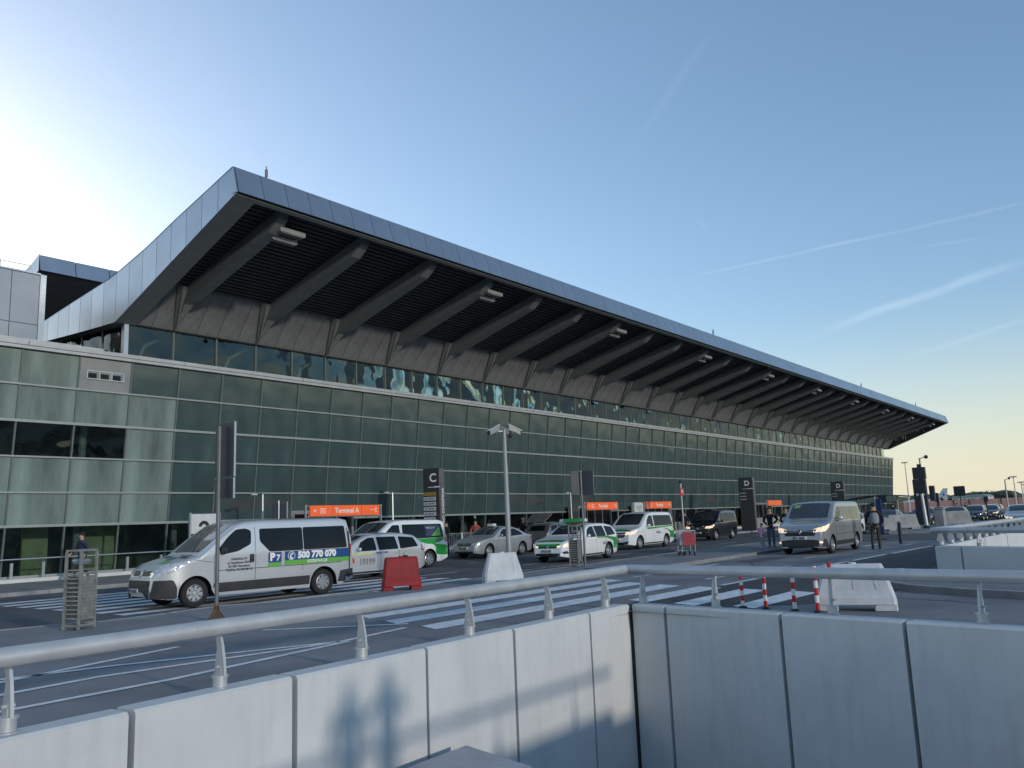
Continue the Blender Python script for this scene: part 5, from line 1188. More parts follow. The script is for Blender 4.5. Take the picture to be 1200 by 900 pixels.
def hatch_estate(label, loc, rz, paint, livery=False, name='estate_car', rack=True, lights=True, L=4.6, H=1.47, cat='car', greenfront=False):
    prof = [(0, .38), (.02, .55), (.06, .68), (.2, .80), (.55, .89), (1.1, .96), (1.22, 1.0), (1.75, 1.27), (2.1, 1.40), (2.4, 1.445), (2.9, 1.46), (3.6, 1.44), (4.05, 1.37), (4.3, 1.18), (4.48, .98), (4.56, .80), (4.6, .45)]
    kk = L/4.6; hk = H/1.46
    prof = [(x*kk, z*(1 if z < .6 else 1+(hk-1)*(z-.6)/.86)) for x, z in prof]
    b = .90*hk**.5
    c = Car(name, label, cat, loc, rz, prof, L, 1.77, H, [(0, .80), (1, b), (L, b+.06)], (.88*kk, 3.56*kk), .315, paint, tum=.24, bottom=.20, nose=.30, tailr=.20, crown=.04, rt=.09)
    c.add_wheels(n=5 if livery else 7, rimr=.70)
    z0, z1 = b+.02, H-.11
    q = lambda P: [(x*kk, z) for x, z in P]
    for ax in 'LR':
        c.patch('side_window', q([(1.62, z0), (2.42, z0), (2.40, z1), (2.15, z1-.01), (1.85, z1-.14)]), M_WIN, ax, r=.03)
        c.patch('side_window', q([(2.50, z0), (3.30, z0+.01), (3.26, z1), (2.50, z1+.005)]), M_WIN, ax, r=.03)
        c.patch('side_window', q([(3.38, z0+.01), (4.15, z0+.06), (4.02, z1-.06), (3.40, z1-.005)]), mat('window_green_reflection', (.03, .12, .05), rough=.05) if False else M_WIN, ax, r=.04)
        c.patch('headlight', [(.06, .60), (.30, .63), (.66, .76), (.60, .79), (.22, .74), (.05, .69)], M_HEADON if lights else M_HEAD, ax, off=.010, r=.02)
        c.patch('tail_light', q([(4.28, .86), (4.54, .80), (4.50, .98), (4.34, 1.06)]), M_TAIL, ax, off=.010, r=.03)
        c.patch('sill_trim', q([(1.34, .22), (3.12, .22), (3.12, .28), (1.34, .28)]), M_PLAST, ax, off=.008)
        if livery: c.patch('green_sweep', q([(3.95, .42), (4.58, .42), (4.55, .70), (4.2, .86), (3.4, .93), (2.5, .93), (2.5, .88), (3.4, .86), (3.95, .72)]), M_GREEN, ax, off=.009)
    for s in (-1, 1):
        c.patch('headlight', [(s*.42, .60), (s*.74, .61), (s*.80, .70), (s*.44, .66)][::s], M_HEADON if lights else M_HEAD, 'F', off=.012, r=.02)
        c.patch('fog_recess', [(s*.55, .34), (s*.80, .36), (s*.76, .46), (s*.60, .42)][::s], M_INK, 'F', off=.012)
        if rack: MB().tube((1.95*kk, s*.56, H-.005), (3.7*kk, s*.56, H-.02), .018).build('roof_rail', M_ALU, c.t, loc=(c.off, 0, 0))
    c.patch('grille', [(-.42, .57), (.42, .57), (.44, .64), (-.44, .64)], M_INK, 'F', off=.012, r=.02)
    c.patch('emblem', [(.06*math.cos(a), .62+.045*math.sin(a)) for a in [i*math.pi/8 for i in range(16)]], M_ALU, 'F', off=.024, thick=.01)
    c.patch('lower_grille', [(-.60, .25), (.60, .25), (.52, .38), (-.52, .38)], M_INK, 'F', off=.012, r=.02)
    c.plate('F', 0, .46, 'WX 7153')
    if greenfront: c.patch('green_bonnet', [(.20, -.58), (.20, .58), (.42, .66), (.50, 0), (.42, -.66)], M_GREEN, 'T', off=.007); c.patch('green_nose', [(-.56, .66), (0, .60), (.56, .66), (.56, .73), (-.56, .73)], M_GREEN, 'F', off=.009)
    c.patch('windscreen', [(1.32*kk, -.62), (1.32*kk, .62), (2.08*kk, .56), (2.08*kk, -.56)], M_SCREEN, 'T', off=.008, r=.08, step=.1)
    c.patch('rear_window', [(-.55, H-.42), (.55, H-.42), (.48, H-.16), (-.48, H-.16)], M_WIN, 'B', off=.008, r=.05)
    c.seam(q([(1.34, .32), (1.38, .7), (1.58, b)])); c.seam(q([(2.46, .32), (2.46, H-.08)])); c.seam(q([(3.34, .68), (3.34, b)])); c.seam([(1.16*kk, -.7), (1.16*kk, .7)], .012, 'T')
    c.handle(2.24*kk, b-.10); c.handle(3.10*kk, b-.09); c.mirror(1.68*kk, b+.03, paint, .09)
    return c

def saloon(label, loc, rz, paint, name='saloon_car', L=4.8, H=1.46, lights=False, cat='car', group=None):
    prof = [(0, .38), (.02, .56), (.07, .70), (.25, .82), (.6, .90), (1.2, .98), (1.32, 1.02), (1.85, 1.29), (2.2, 1.42), (2.6, 1.46), (3.1, 1.43), (3.5, 1.33), (4.05, 1.08), (4.2, 1.05), (4.6, 1.02), (4.72, .95), (4.77, .7), (4.8, .45)]
    c = Car(name, label, cat, loc, rz, prof, L, 1.80, H, [(0, .82), (1, .93), (L, .98)], (.92, 3.70), .32, paint, tum=.24, bottom=.20, nose=.30, tailr=.22, crown=.04, rt=.09, group=group)
    c.add_wheels(n=7, rimr=.68)
    for ax in 'LR':
        c.patch('side_window', [(1.72, .96), (2.55, .97), (2.55, 1.34), (2.22, 1.33), (1.95, 1.20)], M_WIN, ax, r=.03)
        c.patch('side_window', [(2.63, .97), (3.78, 1.02), (3.50, 1.20), (3.15, 1.33), (2.63, 1.34)], M_WIN, ax, r=.04)
        c.patch('headlight', [(.06, .62), (.32, .65), (.62, .78), (.56, .81), (.22, .76), (.05, .72)], M_HEADON if lights else M_HEAD, ax, off=.010, r=.02)
        c.patch('tail_light', [(4.40, .82), (4.74, .80), (4.72, .95), (4.46, .98)], M_TAIL, ax, off=.010, r=.02)
    for s in (-1, 1):
        c.patch('headlight', [(s*.40, .62), (s*.74, .64), (s*.78, .76), (s*.42, .70)][::s], M_HEADON if lights else M_HEAD, 'F', off=.012, r=.02)
        c.patch('fog_light', [(s*.62, .36), (s*.74, .36), (s*.74, .44), (s*.62, .44)][::s], M_HEAD, 'F', off=.014, r=.02)
    c.patch('grille', [(-.38, .60), (.38, .60), (.42, .72), (-.42, .72)], M_INK, 'F', off=.012, r=.02)
    for z in (.63, .67): c.patch('grille_bar', [(-.36, z), (.36, z), (.36, z+.012), (-.36, z+.012)], M_ALU, 'F', off=.020)
    c.patch('emblem', [(.07*math.cos(a), .70+.045*math.sin(a)) for a in [i*math.pi/8 for i in range(16)]], M_ALU, 'F', off=.026, thick=.01)
    c.patch('lower_grille', [(-.60, .25), (.60, .25), (.52, .36), (-.52, .36)], M_INK, 'F', off=.012, r=.02)
    c.plate('F', 0, .50, 'WE 590LK')
    c.patch('windscreen', [(1.42, -.64), (1.42, .64), (2.18, .57), (2.18, -.57)], M_SCREEN, 'T', off=.008, r=.08, step=.1)
    c.patch('rear_window', [(3.25, -.55), (3.25, .55), (3.95, .60), (3.95, -.60)], M_WIN, 'T', off=.008, r=.06)
    c.seam([(1.44, .32), (1.48, .7), (1.68, .94)]); c.seam([(2.59, .32), (2.59, 1.36)]); c.seam([(1.26, -.7), (1.26, .7)], .012, 'T')
    c.handle(2.36, .86); c.handle(3.34, .88); c.mirror(1.78, .98, paint, .09)
    return c

van1 = trafic_old('silver van with P7 and a phone number on its side, nearest vehicle', (12.62, 18.68, .006), R(-6))
van2 = trafic_new('silver passenger van with lit headlights and yellow bonnet lettering, man in vest beside it', (34.45, 11.35, .006), R(1))
vg = big_mpv('white and green people carrier taxi standing behind the silver estate', (23.0, 24.6, .006), R(-3), P_WHITE, True, False)
vg.patch('green_window_sweep', [(3.0, 1.14), (4.85, 1.16), (4.7, 1.04), (4.3, .94), (3.9, .93)], M_GREEN, 'L', off=.011); vg.patch('green_rear_panel', [(4.35, .50), (5.04, .48), (5.04, .84), (4.7, .88), (4.3, .92)], M_GREEN, 'L', off=.012)
vg.patch('window_advert', [(3.78, 1.24), (4.58, 1.24), (4.56, 1.66), (3.78, 1.66)], mat('advert_dark_blue', (.035, .04, .09), rough=.2), 'L', off=.010)
vg.patch('advert_green', [(4.10, 1.24), (4.60, 1.24), (4.58, 1.6)], M_LIME, 'L', off=.013)
vg.text('TAXI 22 511', 3.82, 1.56, .10, M_WHITE, bold=0, off=.014)
vito = big_mpv('white people carrier taxi with green stripe and lit headlights under the orange signs', (40.1, 23.0, .006), R(2), P_WHITE, True, True)
black = big_mpv('black people carrier with lit headlights behind the luggage trolleys', (51.6, 24.1, .006), R(3), P_BLACK, False, True, L=4.75, name='people_carrier'); black.t['category'] = 'people carrier'
MB().cham((-.35, -.25, 1.90), (.05, .25, 2.02), .03).build('roof_sign', M_PLAST, black.t)
est = hatch_estate('silver estate taxi with a crest and phone digits on its door, behind the silver van', (18.8, 21.5, .006), R(-4), P_SILVER, name='estate_taxi', L=4.75, H=1.45, cat='taxi', lights=False)
est.patch('crest', [(1.45, .56), (1.60, .56), (1.60, .68), (1.53, .73), (1.45, .68)], M_RED, 'L', off=.009)
est.text('19199', 1.78, .58, .26, mat('digits_grey', (.2, .2, .21), rough=.5), bold=.01)
est.patch('yellow_band', [(1.45, .80), (2.3, .82), (2.3, .86), (1.45, .84)], M_YELLOW, 'L', off=.009)
est.text('RADIO TAXI', 2.45, .84, .09, M_BLUE, bold=.003)
est.patch('swirl', [(3.72+.12*math.cos(a), .76+.07*math.sin(a)) for a in [i*math.pi/8 for i in range(16)]], M_LIME, 'L', off=.009); est.patch('swirl_inner', [(3.73+.10*math.cos(a), .765+.055*math.sin(a)) for a in [i*math.pi/8 for i in range(16)]], P_SILVER, 'L', off=.012)
camry = saloon('silver saloon taxi parked behind the camera mast, bonnet towards the C totem', (32.6, 27.05, .006), R(3), mat('paint_cool_silver', (.42, .44, .46), rough=.28, metal=.45, var=.02, coat=.7), 'saloon_taxi', lights=False, cat='taxi')
MB().cham((-.25, -.2, 1.5), (.05, .2, 1.62), .03).build('roof_sign', M_WHPL, camry.t)
auris = hatch_estate('white hatchback taxi with green bonnet edge and green roof sign', (29.2, 19.75, .006), R(4), P_WHITE, True, 'hatchback_taxi', True, True, L=4.6, H=1.47, cat='taxi', greenfront=True)
MB().cham((-.28, -.42, 1.55), (-.02, .42, 1.70), .03).build('roof_sign', M_GREEN, auris.t); MB().box((-.29, -.30, 1.49), (-.01, .30, 1.548)).build('roof_sign_foot', M_PLAST, auris.t); MB().cham((-.26, -.62, 1.56), (-.04, -.43, 1.69), .02).cham((-.26, .43, 1.56), (-.04, .62, 1.69), .02).build('sign_lamp', M_WHPL, auris.t)
for z, n_ in ((.66, 6), (.59, 5)):
    for i in range(n_): auris.patch('door_print', [(3.0+i*.09, z), (3.06+i*.09, z), (3.06+i*.09, z+.045), (3.0+i*.09, z+.045)], M_DKSIGN, 'L', off=.010)
# grey car behind the saloon with its tailgate up
gc = hatch_estate('dark grey hatchback with its tailgate up behind the silver saloon', (38.6, 27.4, .006), R(181), P_GREYM, name='hatchback_car', L=4.3, H=1.55, lights=False)
MB().add([(-1.3, -.62, 1.60), (-1.3, .62, 1.60), (-2.05, .66, 2.05), (-2.05, -.66, 2.05), (-1.33, -.62, 1.55), (-1.33, .62, 1.55), (-2.10, .66, 1.99), (-2.10, -.66, 1.99)],
         [(0, 1, 2, 3), (7, 6, 5, 4), (0, 4, 5, 1), (1, 5, 6, 2), (2, 6, 7, 3), (3, 7, 4, 0)]).build('open_tailgate', P_GREYM, gc.t, loc=(3.4, 0, 0))
# far vehicles
FARC = [
 ('white far taxi parked at the terminal end, right of the man in the vest', 'W', (43.5, 11.2), 0),
 ('dark saloon nearest the far barrier blocks, behind the big sign', 'B', (70.5, 17.5), 2),
 ('black car standing behind the concrete planter box', 'K', (76.0, 16.4), 4),
 ('dark blue saloon behind the far grey barrier block', 'B', (80.0, 15.2), 2),
 ('black saloon below the plane tail fin', 'K', (86.0, 17.5), 0),
 ('dark hatchback at the right end of the parked row', 'H', (90.5, 15.4), 0),
 ('black car with lit headlights coming along the far lane', 'O', (97.0, 15.8), 0),
 ('grey people carrier behind the oncoming black car', 'G', (107.0, 16.2), 2),
 ('silver car with lit headlights above the far handrail', 'S', (70.0, 8.75), 2),
]
protoK = saloon(FARC[2][0], (76.0, 16.4, .006), R(3), P_BLACK, 'dark_saloon')
def far_copy(src, label, loc, rz, paint=None):
    c = copy_tree(src.t); c.location = loc; c.rotation_euler = (0, 0, rz); c['label'] = label
    if paint:
        for ch in c.children:
            if ch.name.startswith('body') or ch.name.startswith('mirror') or ch.name.startswith('door_handle'):
                ch.data = ch.data.copy(); ch.data.materials[0] = paint
    return c
far_copy(protoK, FARC[1][0], (70.5, 17.9, .006), R(2), P_DBLUE)
far_copy(protoK, FARC[3][0], (81.0, 15.0, .006), R(4), P_DBLUE)
far_copy(protoK, FARC[4][0], (87.0, 17.6, .006), R(0))
far_copy(protoK, 'dark saloon behind the C-shaped far island, half hidden by the big sign', (76.5, 20.3, .006), R(0), P_GREYM)
protoH = hatch_estate(FARC[5][0], (91.5, 15.2, .006), R(2), P_DBLUE, name='dark_hatchback', L=4.2, H=1.5, lights=False)
far_copy(protoH, FARC[0][0].replace('parked', 'parked'), (55.5, 16.9, .006), R(-2), P_WHITE)
protoO = saloon(FARC[6][0], (98.0, 14.9, .006), R(4), P_BLACK, 'oncoming_car', lights=True)
far_copy(protoH, 'grey hatchback behind the oncoming black car', (105.0, 15.6, .006), R(3), P_GREYM)
protoS = saloon(FARC[8][0], (64.5, 8.0, .006), R(5), P_SILVER, 'oncoming_saloon', lights=True)
#CARS-END
#PEOPLE-BEGIN
# ------------------------------------------------------------------ people
SKC = {}
def skin_mesh(key, verts, edges, m, sub=1):
    """grows one continuous surface along a skeleton: verts = [(x,y,z,rx,ry)]"""
    if key in SKC: return SKC[key]
    me = bpy.data.meshes.new('sk'); me.from_pydata([v[:3] for v in verts], edges, [])
    o = bpy.data.objects.new('sk', me); COL.objects.link(o)
    md = o.modifiers.new('s', 'SKIN'); md.use_smooth_shade = True
    for i, v in enumerate(verts):
        sv = me.skin_vertices[0].data[i]; sv.radius = (v[3], v[4] if len(v) > 4 else v[3]); sv.use_root = (i == 0)
    if sub: ss = o.modifiers.new('b', 'SUBSURF'); ss.levels = sub; ss.render_levels = sub
    dg = bpy.context.evaluated_depsgraph_get(); r = bpy.data.meshes.new_from_object(o.evaluated_get(dg)); r.materials.clear(); r.materials.append(m)
    bpy.data.objects.remove(o); bpy.data.meshes.remove(me); SKC[key] = r; return r
def chain(V, E, start, pts):
    k = start
    for p in pts: V.append(p); E.append((k, len(V)-1)); k = len(V)-1
    return k
def person(label, loc, rz, pose, top_m, leg_m, hair_m, h=1.75, vest=None, dress=False, cap=None, hair_long=False, seated=False, group=None):
    """faces local +x. pose: dict of elbow/hand/knee/foot positions, left = +y"""
    P = dict(eL=(.0, .27, 1.15), hL=(.06, .28, .90), eR=(.0, -.27, 1.15), hR=(.06, -.28, .90), kL=(.02, .10, .50), fL=(.0, .10, .08), kR=(.02, -.10, .50), fR=(.0, -.10, .08), lean=0.0, head=(0, 0))
    P.update(pose)
    t = thing('person', label, 'person', loc, rz, group); t.scale = (h/1.75,)*3
    ln = P['lean']; hx, hy = P['head']
    V = [(0, 0, .95, .07, .09)]; E = []
    sp = chain(V, E, 0, [(.0+ln*.3, 0, 1.12, .07, .09), (ln*.7, 0, 1.32, .08, .11), (ln*.9, 0, 1.43, .07, .10)])
    nk = chain(V, E, sp, [(ln+.0, 0, 1.50, .055), (ln+.015+hx*.3, hy*.3, 1.565, .07), (ln+.02+hx*.6, hy*.6, 1.64, .088, .078), (ln+.005+hx*.8, hy*.8, 1.71, .075, .07)])
    chain(V, E, nk-1, [(ln+.108+hx, hy, 1.628, .014)])                  # nose
    for s in (-1, 1): chain(V, E, nk-1, [(ln+.01+hx*.6, hy*.6+s*.085, 1.635, .016)])   # ears
    for s, e, hd in ((1, 'eL', 'hL'), (-1, 'eR', 'hR')):
        e, hd = Vector(P[e]), Vector(P[hd]); e.x += ln*.6; hd.x += ln*.5; d = (hd-e).normalized()
        side = Vector((0, -s, 0)) if abs(d.y) < .8 else Vector((1, 0, 0))
        side = (side-d*side.dot(d)).normalized(); up = d.cross(side)
        k = chain(V, E, sp, [(ln*.9, s*.175, 1.42, .06), tuple(e)+(.043,), tuple(hd)+(.028,), tuple(hd+d*.05)+(.03, .02)])
        for q in range(4):
            b = hd+d*.085+up*(.030-.02*q); l = (.028, .032, .030, .024)[q]
            chain(V, E, k, [tuple(b)+(.0095,), tuple(b+d*l+side*.012)+(.0085,), tuple(b+d*l*1.7+side*.035)+(.0075,)])
        chain(V, E, k, [tuple(hd+d*.05+up*.042+side*.01)+(.010,), tuple(hd+d*.085+up*.05+side*.025)+(.008,)])
    for s, kn, ft in ((1, 'kL', 'fL'), (-1, 'kR', 'fR')):
        kn, ft = P[kn], P[ft]
        chain(V, E, 0, [(0, s*.09, .86, .06), tuple(kn)+(.045,), (ft[0]-.01, ft[1], ft[2]+.02, .038), (ft[0]+.13, ft[1], ft[2]-.035, .03)])
    key = 'b'+repr(sorted(P.items()))
    link('body', skin_mesh(key, V, E, M_SKIN), t)
    # jacket / shirt
    V2 = [(0, 0, .82 if not dress else .66, .15 if not dress else .21, .17 if not dress else .23)]; E2 = []
    s2 = chain(V2, E2, 0, [(ln*.3, 0, 1.10, .125, .15), (ln*.7, 0, 1.32, .14, .175), (ln*.9, 0, 1.44, .10, .15)])
    chain(V2, E2, s2, [(ln, 0, 1.50, .066)])
    for s, e, hd in ((1, 'eL', 'hL'), (-1, 'eR', 'hR')):
        e, hd = Vector(P[e]), Vector(P[hd]); e.x += ln*.6; hd.x += ln*.5
        chain(V2, E2, s2, [(ln*.9, s*.18, 1.42, .075), tuple(e)+(.06,), tuple(e.lerp(hd, .93))+(.045,)])
    link('jacket', skin_mesh('j'+str(dress)+key+top_m.name, V2, E2, top_m), t)
    V3 = [(0, 0, .98, .13, .155)]; E3 = []
    for s, kn, ft in ((1, 'kL', 'fL'), (-1, 'kR', 'fR')):
        kn, ft = P[kn], P[ft]; chain(V3, E3, 0, [(0, s*.09, .84, .10), tuple(kn)+(.072,), (ft[0]-.01, ft[1], ft[2]+.12, .062), (ft[0]-.005, ft[1], ft[2]+.0, .058)])
    link('trousers', skin_mesh('t'+key+leg_m.name, V3, E3, leg_m), t)
    for s, ft in ((1, P['fL']), (-1, P['fR'])):
        MB().ball((ft[0]+.06, ft[1], ft[2]-.025), (.14, .052, .05), 12, 6).build('shoe', M_INK if not dress else M_WHPL, t, True)
    hc = (ln-.012+hx*.6, hy*.6, 1.685)
    MB().ball(hc, (.108, .098, .082), 14, 8).build('hair', hair_m, t, True)
    if hair_long: MB().ball((hc[0]-.055, hc[1], 1.58), (.06, .09, .13), 12, 8).build('long_hair', hair_m, t, True)
    if cap is not None:
        MB().ball((hc[0]+.01, hc[1], 1.715), (.112, .10, .07), 14, 8).build('cap', cap, t, True); MB().cham((hc[0]+.07, hc[1]-.07, 1.69), (hc[0]+.19, hc[1]+.07, 1.705), .01).build('cap_peak', cap, t)
    if vest is not None:
        V4 = [(0, 0, .90, .165, .185)]; E4 = []; chain(V4, E4, 0, [(ln*.3, 0, 1.12, .165, .185), (ln*.7, 0, 1.32, .175, .20), (ln*.9, 0, 1.43, .13, .17)])
        link('vest', skin_mesh('v'+key, V4, E4, vest), t)
    return t
C_BLACK = mat('cloth_black', (.018, .018, .022), rough=.9, var=.2); C_NAVY = mat('cloth_navy', (.02, .03, .07), rough=.9, var=.2)
C_GREY = mat('cloth_grey', (.27, .28, .30), rough=.9, var=.1); C_KHAKI = mat('cloth_dark_khaki', (.055, .052, .04), rough=.9, var=.2)
C_JEANS = mat('cloth_jeans', (.10, .13, .19), rough=.9, var=.15); C_PINK = mat('cloth_pink', (.88, .48, .60), rough=.85, var=.1); C_PALE = mat('cloth_pale_grey', (.35, .36, .40), rough=.9)
C_BLUE = mat('cloth_light_blue', (.18, .26, .40), rough=.9); C_ORG = mat('cloth_rust', (.35, .09, .05), rough=.9)
H_DARK = mat('hair_dark', (.018, .013, .010), rough=.7); H_FAIR = mat('hair_light_brown', (.14, .085, .045), rough=.7)
walk = dict(kL=(.16, .09, .52), fL=(.26, .09, .09), kR=(-.04, -.09, .50), fR=(-.28, -.09, .13), eL=(-.12, .26, 1.17), hL=(-.02, .27, .95), eR=(.10, -.26, 1.17), hR=(.28, -.24, 1.0))
phone = dict(eL=(.10, .26, 1.14), hL=(.30, .12, 1.18), eR=(.10, -.26, 1.14), hR=(.30, -.10, 1.16))
hip = dict(eL=(-.02, .36, 1.17), hL=(.06, .20, 1.03), eR=(-.02, -.36, 1.17), hR=(.06, -.20, 1.03), kL=(.05, .13, .5), fL=(.02, .16, .08))
person('man in dark cap and navy jacket behind the litter bin', (14.9, 32.6, .12), R(175), walk, C_NAVY, C_BLACK, H_DARK, 1.78, cap=C_BLACK)
person('man in grey vest and black sleeves, standing behind the silver passenger van', (35.6, 9.55, .01), R(22), dict(eL=(.05, .30, 1.16), hL=(.22, .28, .98), eR=(.03, -.30, 1.16), hR=(.16, -.30, .96), kL=(.03, .12, .5), fL=(.02, .15, .08)), C_BLACK, C_KHAKI, H_DARK, 1.83, vest=C_GREY)
person('small girl in a pink coat and pale trousers standing on the island kerb', (35.4, 14.2, .11), R(150), hip, C_PINK, C_PALE, H_FAIR, 1.07, dress=True)
person('woman in a dark top leaning over the suitcase beside the girl in pink', (36.7, 14.3, .11), R(200), dict(lean=.10, head=(.03, 0), eL=(.0, .34, 1.2), hL=(.14, .12, 1.02), eR=(.06, -.28, 1.16), hR=(.22, -.12, .98)), C_BLACK, C_JEANS, H_DARK, 1.74, hair_long=True)
person('adult with fair hair standing close behind the woman, next to the van', (38.3, 14.15, .11), R(190), phone, C_BLACK, C_KHAKI, H_FAIR, 1.70)
person('bald man in black behind the silver saloon, loading the open grey car', (37.3, 28.9, .12), R(-20), dict(lean=.14, **phone), C_BLACK, C_BLACK, mat('scalp', (.42, .24, .17), rough=.55), 1.75)
person('person in a blue top bending beside the open tailgate', (39.6, 29.1, .12), R(190), dict(lean=.22, head=(.05, 0), **phone), C_BLUE, C_BLACK, H_FAIR, 1.70)
person('person with a pale face pushing a trolley at the foot of the C totem', (31.9, 29.6, .12), R(185), dict(eL=(.12, .24, 1.14), hL=(.34, .2, 1.02), eR=(.12, -.24, 1.14), hR=(.34, -.2, 1.02)), C_BLACK, C_NAVY, H_DARK, 1.68, hair_long=True)
person('person in rust coloured clothes standing beyond the camera mast', (34.9, 30.2, .12), R(200), walk, C_ORG, C_BLACK, H_DARK, 1.72)
person('dark figure by the railing left of the black people carrier', (57.4, 28.9, .12), R(190), {}, C_BLACK, C_BLACK, H_DARK, 1.75)
person('dark figure walking left of the black car roof, by the glass wall', (52.4, 30.5, .12), R(160), walk, C_BLACK, C_NAVY, H_DARK, 1.78)
person('person in black standing beside the far big dark sign', (74.5, 18.4, .12), R(120), walk, C_BLACK, C_BLACK, H_DARK, 1.80)
person('first of two dark figures standing between the far parked cars', (92.6, 16.9, .02), R(200), {}, C_BLACK, C_BLACK, H_DARK, 1.76)
person('second of two dark figures, nearest the oncoming black car', (101, 17.6, .02), R(150), walk, C_BLACK, C_NAVY, H_DARK, 1.80)
# unseen people right of the viewpoint, placed to cast the shadow on the wall
person('unseen person placed at the near handrail to cast the shadow on the left wall', (5.75, -.42, .0), R(80), dict(eL=(.10, .30, 1.22), hL=(.20, .16, 1.42), eR=(.10, -.30, 1.22), hR=(.20, -.16, 1.42)), C_BLACK, C_NAVY, H_DARK, 1.78)
person('second unseen person placed beside the first to widen the same wall shadow', (5.15, -.35, .0), R(80), {}, C_GREY, C_BLACK, H_FAIR, 1.70)
sc = thing('suitcase', 'large black wheeled suitcase on the island between the woman and the silver van', 'suitcase', (36.6, 13.65, .11), R(20))
MB().cham((-.24, -.16, .05), (.24, .16, .86), .04).build('shell', mat('case_black', (.03, .032, .04), rough=.5), sc); MB().path([(-.14, 0, .86), (-.14, 0, 1.12), (.14, 0, 1.12), (.14, 0, .86)], .014).build('pull_handle', M_ALU, sc)
for x in (-.18, .18): MB().lathe([(0, -.02), (.04, -.02), (.04, .02), (0, .02)], (x, 0, .04), 'x', 12).build('wheel', M_TYRE, sc)
#FAR-BEGIN
# ------------------------------------------------------------------ far end
tb = thing('gantry_sign', 'big dark double-sided sign block with round lamps on a pole, right of the terminal end', 'sign', (66.0, 14.2, .12))
MB().prism([(-.10, .9), (-.10, 4.55), (.16, 4.55), (.16, .9)], 'x', 0, .25).build('filler', M_DKSIGN, tb)
MB().cham((-.15, -.33, .25), (.15, .55, 4.45-1.0), .02).build('lower_board', M_DKSIGN, tb); MB().cham((-.14, -.38, 3.46), (.14, .48, 4.32), .02).build('upper_board', M_DKSIGN, tb)
MB().cham((.2, -.78, 1.9), (.45, -.42, 2.95), .02).build('side_board', M_DKSIGN, tb)
for y in (-.1, .3): MB().lathe([(0, -.02), (.10, -.02), (.10, .03)], (-.16, y, 2.35), 'x', 12).build('round_lamp', M_GALV, tb)
MB().tube((.3, -.12, 0), (.3, -.02, 5.0), .06).build('pole', M_ALU, tb, True); MB().path([(.3, -.02, 4.95), (.25, -.4, 5.05)], .03).build('arm', M_ALU, tb); MB().ball((.25, -.48, 5.05), .14).build('camera_dome', M_INK, tb)
gp = thing('bollard_pole', 'leaning grey pole standing on the road right of the big dark sign', 'pole', (63.2, 13.55, .12))
MB().tube((0, 0, 0), (.1, .12, 2.35), .13, .10, n=12).build('pole', M_GALV, gp, True); MB().lathe([(0, 0), (.25, 0), (.25, .05), (.14, .2), (0, .2)]).build('foot', M_DKSIGN, gp)
def board(label, x, y, w, h, z0, zt=None):
    t = thing('road_sign', label, 'road sign', (x, y, 0)); MB().tube((0, 0, 0), (0, 0, z0+h), .05).build('post', M_DKSIGN, t)
    MB().cham((-.06, -w/2, z0), (-.02, w/2, z0+h), .01).build('board', M_DKSIGN, t); MB().box((-.02, -w/2+.05, z0+.1), (.0, w/2-.05, z0+.16)).build('bracket', M_ALU, t); return t
board('square dark sign back on a post above the row of parked cars', 90, 16.05, 1.0, .95, 2.45)
board('narrow dark sign in front of the plane tail fin', 90, 18.1, .36, .85, 2.0)
board('small dark signal board right of the square sign, before the far trees', 90, 13.9, .38, .5, 1.8)
board('dark sign box at the left end of the salmon wall', 86, 22.1, .75, .65, 2.1)
lp_ = thing('camera_mast', 'grey mast with a side camera in front of the salmon wall at the right', 'mast', (95, 12.85, 0))
MB().tube((0, 0, 0), (0, -.05, 3.9), .10, .06).build('mast_tube', M_GALV, lp_, True); MB().path([(0, -.05, 3.85), (0, -.35, 3.98)], .03).build('arm', M_ALU, lp_); MB().ball((0, -.42, 4.0), .12).build('camera_dome', M_INK, lp_)
for i, (x, y, h, lb) in enumerate(((268, 61.5, 14.6, 'tall floodlight mast between the terminal end and the big sign'), (268, 34.0, 8.6, 'tall floodlight mast behind the right camera mast'), (268, 32.3, 7.0, 'floodlight mast nearest the right edge of the view'), (420, 50, 9, 'thin distant floodlight mast above the middle of the salmon wall'))):
    t = thing('floodlight_mast', lb, 'light mast', (x, y, 0), 0, 'floodlight masts on the airfield'); MB().tube((0, 0, 0), (0, 0, h), .22, .12).build('mast_tube', M_GALV, t, True)
    MB().cham((-.3, -.9, h), (.3, .9, h+.2), .05).build('lamp_ring', M_GALV, t)
    for yy in (-.9, -.3, .3, .9): MB().cham((-.5, yy*.8-.14, h-.22), (-.2, yy*.8+.14, h-.02), .03).build('floodlight', M_GREYP, t)
fw = thing('salmon_fence', 'long salmon coloured panel wall with dark posts across the far end', 'fence', (270, 14, 0))
for i in range(15):
    y = 10+i*4.0
    MB().cham((0, y-14+.12, 0), (.15, y-14+3.88, 2.9), .02).build('fence_panel', M_SALMON, fw); MB().box((-.12, y-14-.11, 0), (.2, y-14+.11, 3.05)).build('fence_post', M_DKSIGN, fw)
ap = thing('aeroplane', 'white airliner tail fin with a blue star emblem rising over the salmon wall', 'aeroplane', (400, 78, 0))
MB().prism([(-4.4, 3.6), (-2.0, 3.9), (3.2, 4.2), (1.6, 3.3), (1.9, 8.5), (-.4, 8.4)][:0] or [(3.6, 3.4), (2.4, 5.2), (-.4, 8.75), (-2.2, 8.8), (-1.3, 3.4)], 'x', -.18, .18).build('tail_fin', M_WHPL, ap)
fz = MB(); fz.lathe([(0, -12), (.6, -10), (1.5, -6), (1.9, 0), (1.9, 14), (1.2, 20), (0, 22)], (0, -2, 2.6), 'y', 18).build('fuselage', M_WHPL, ap, True)
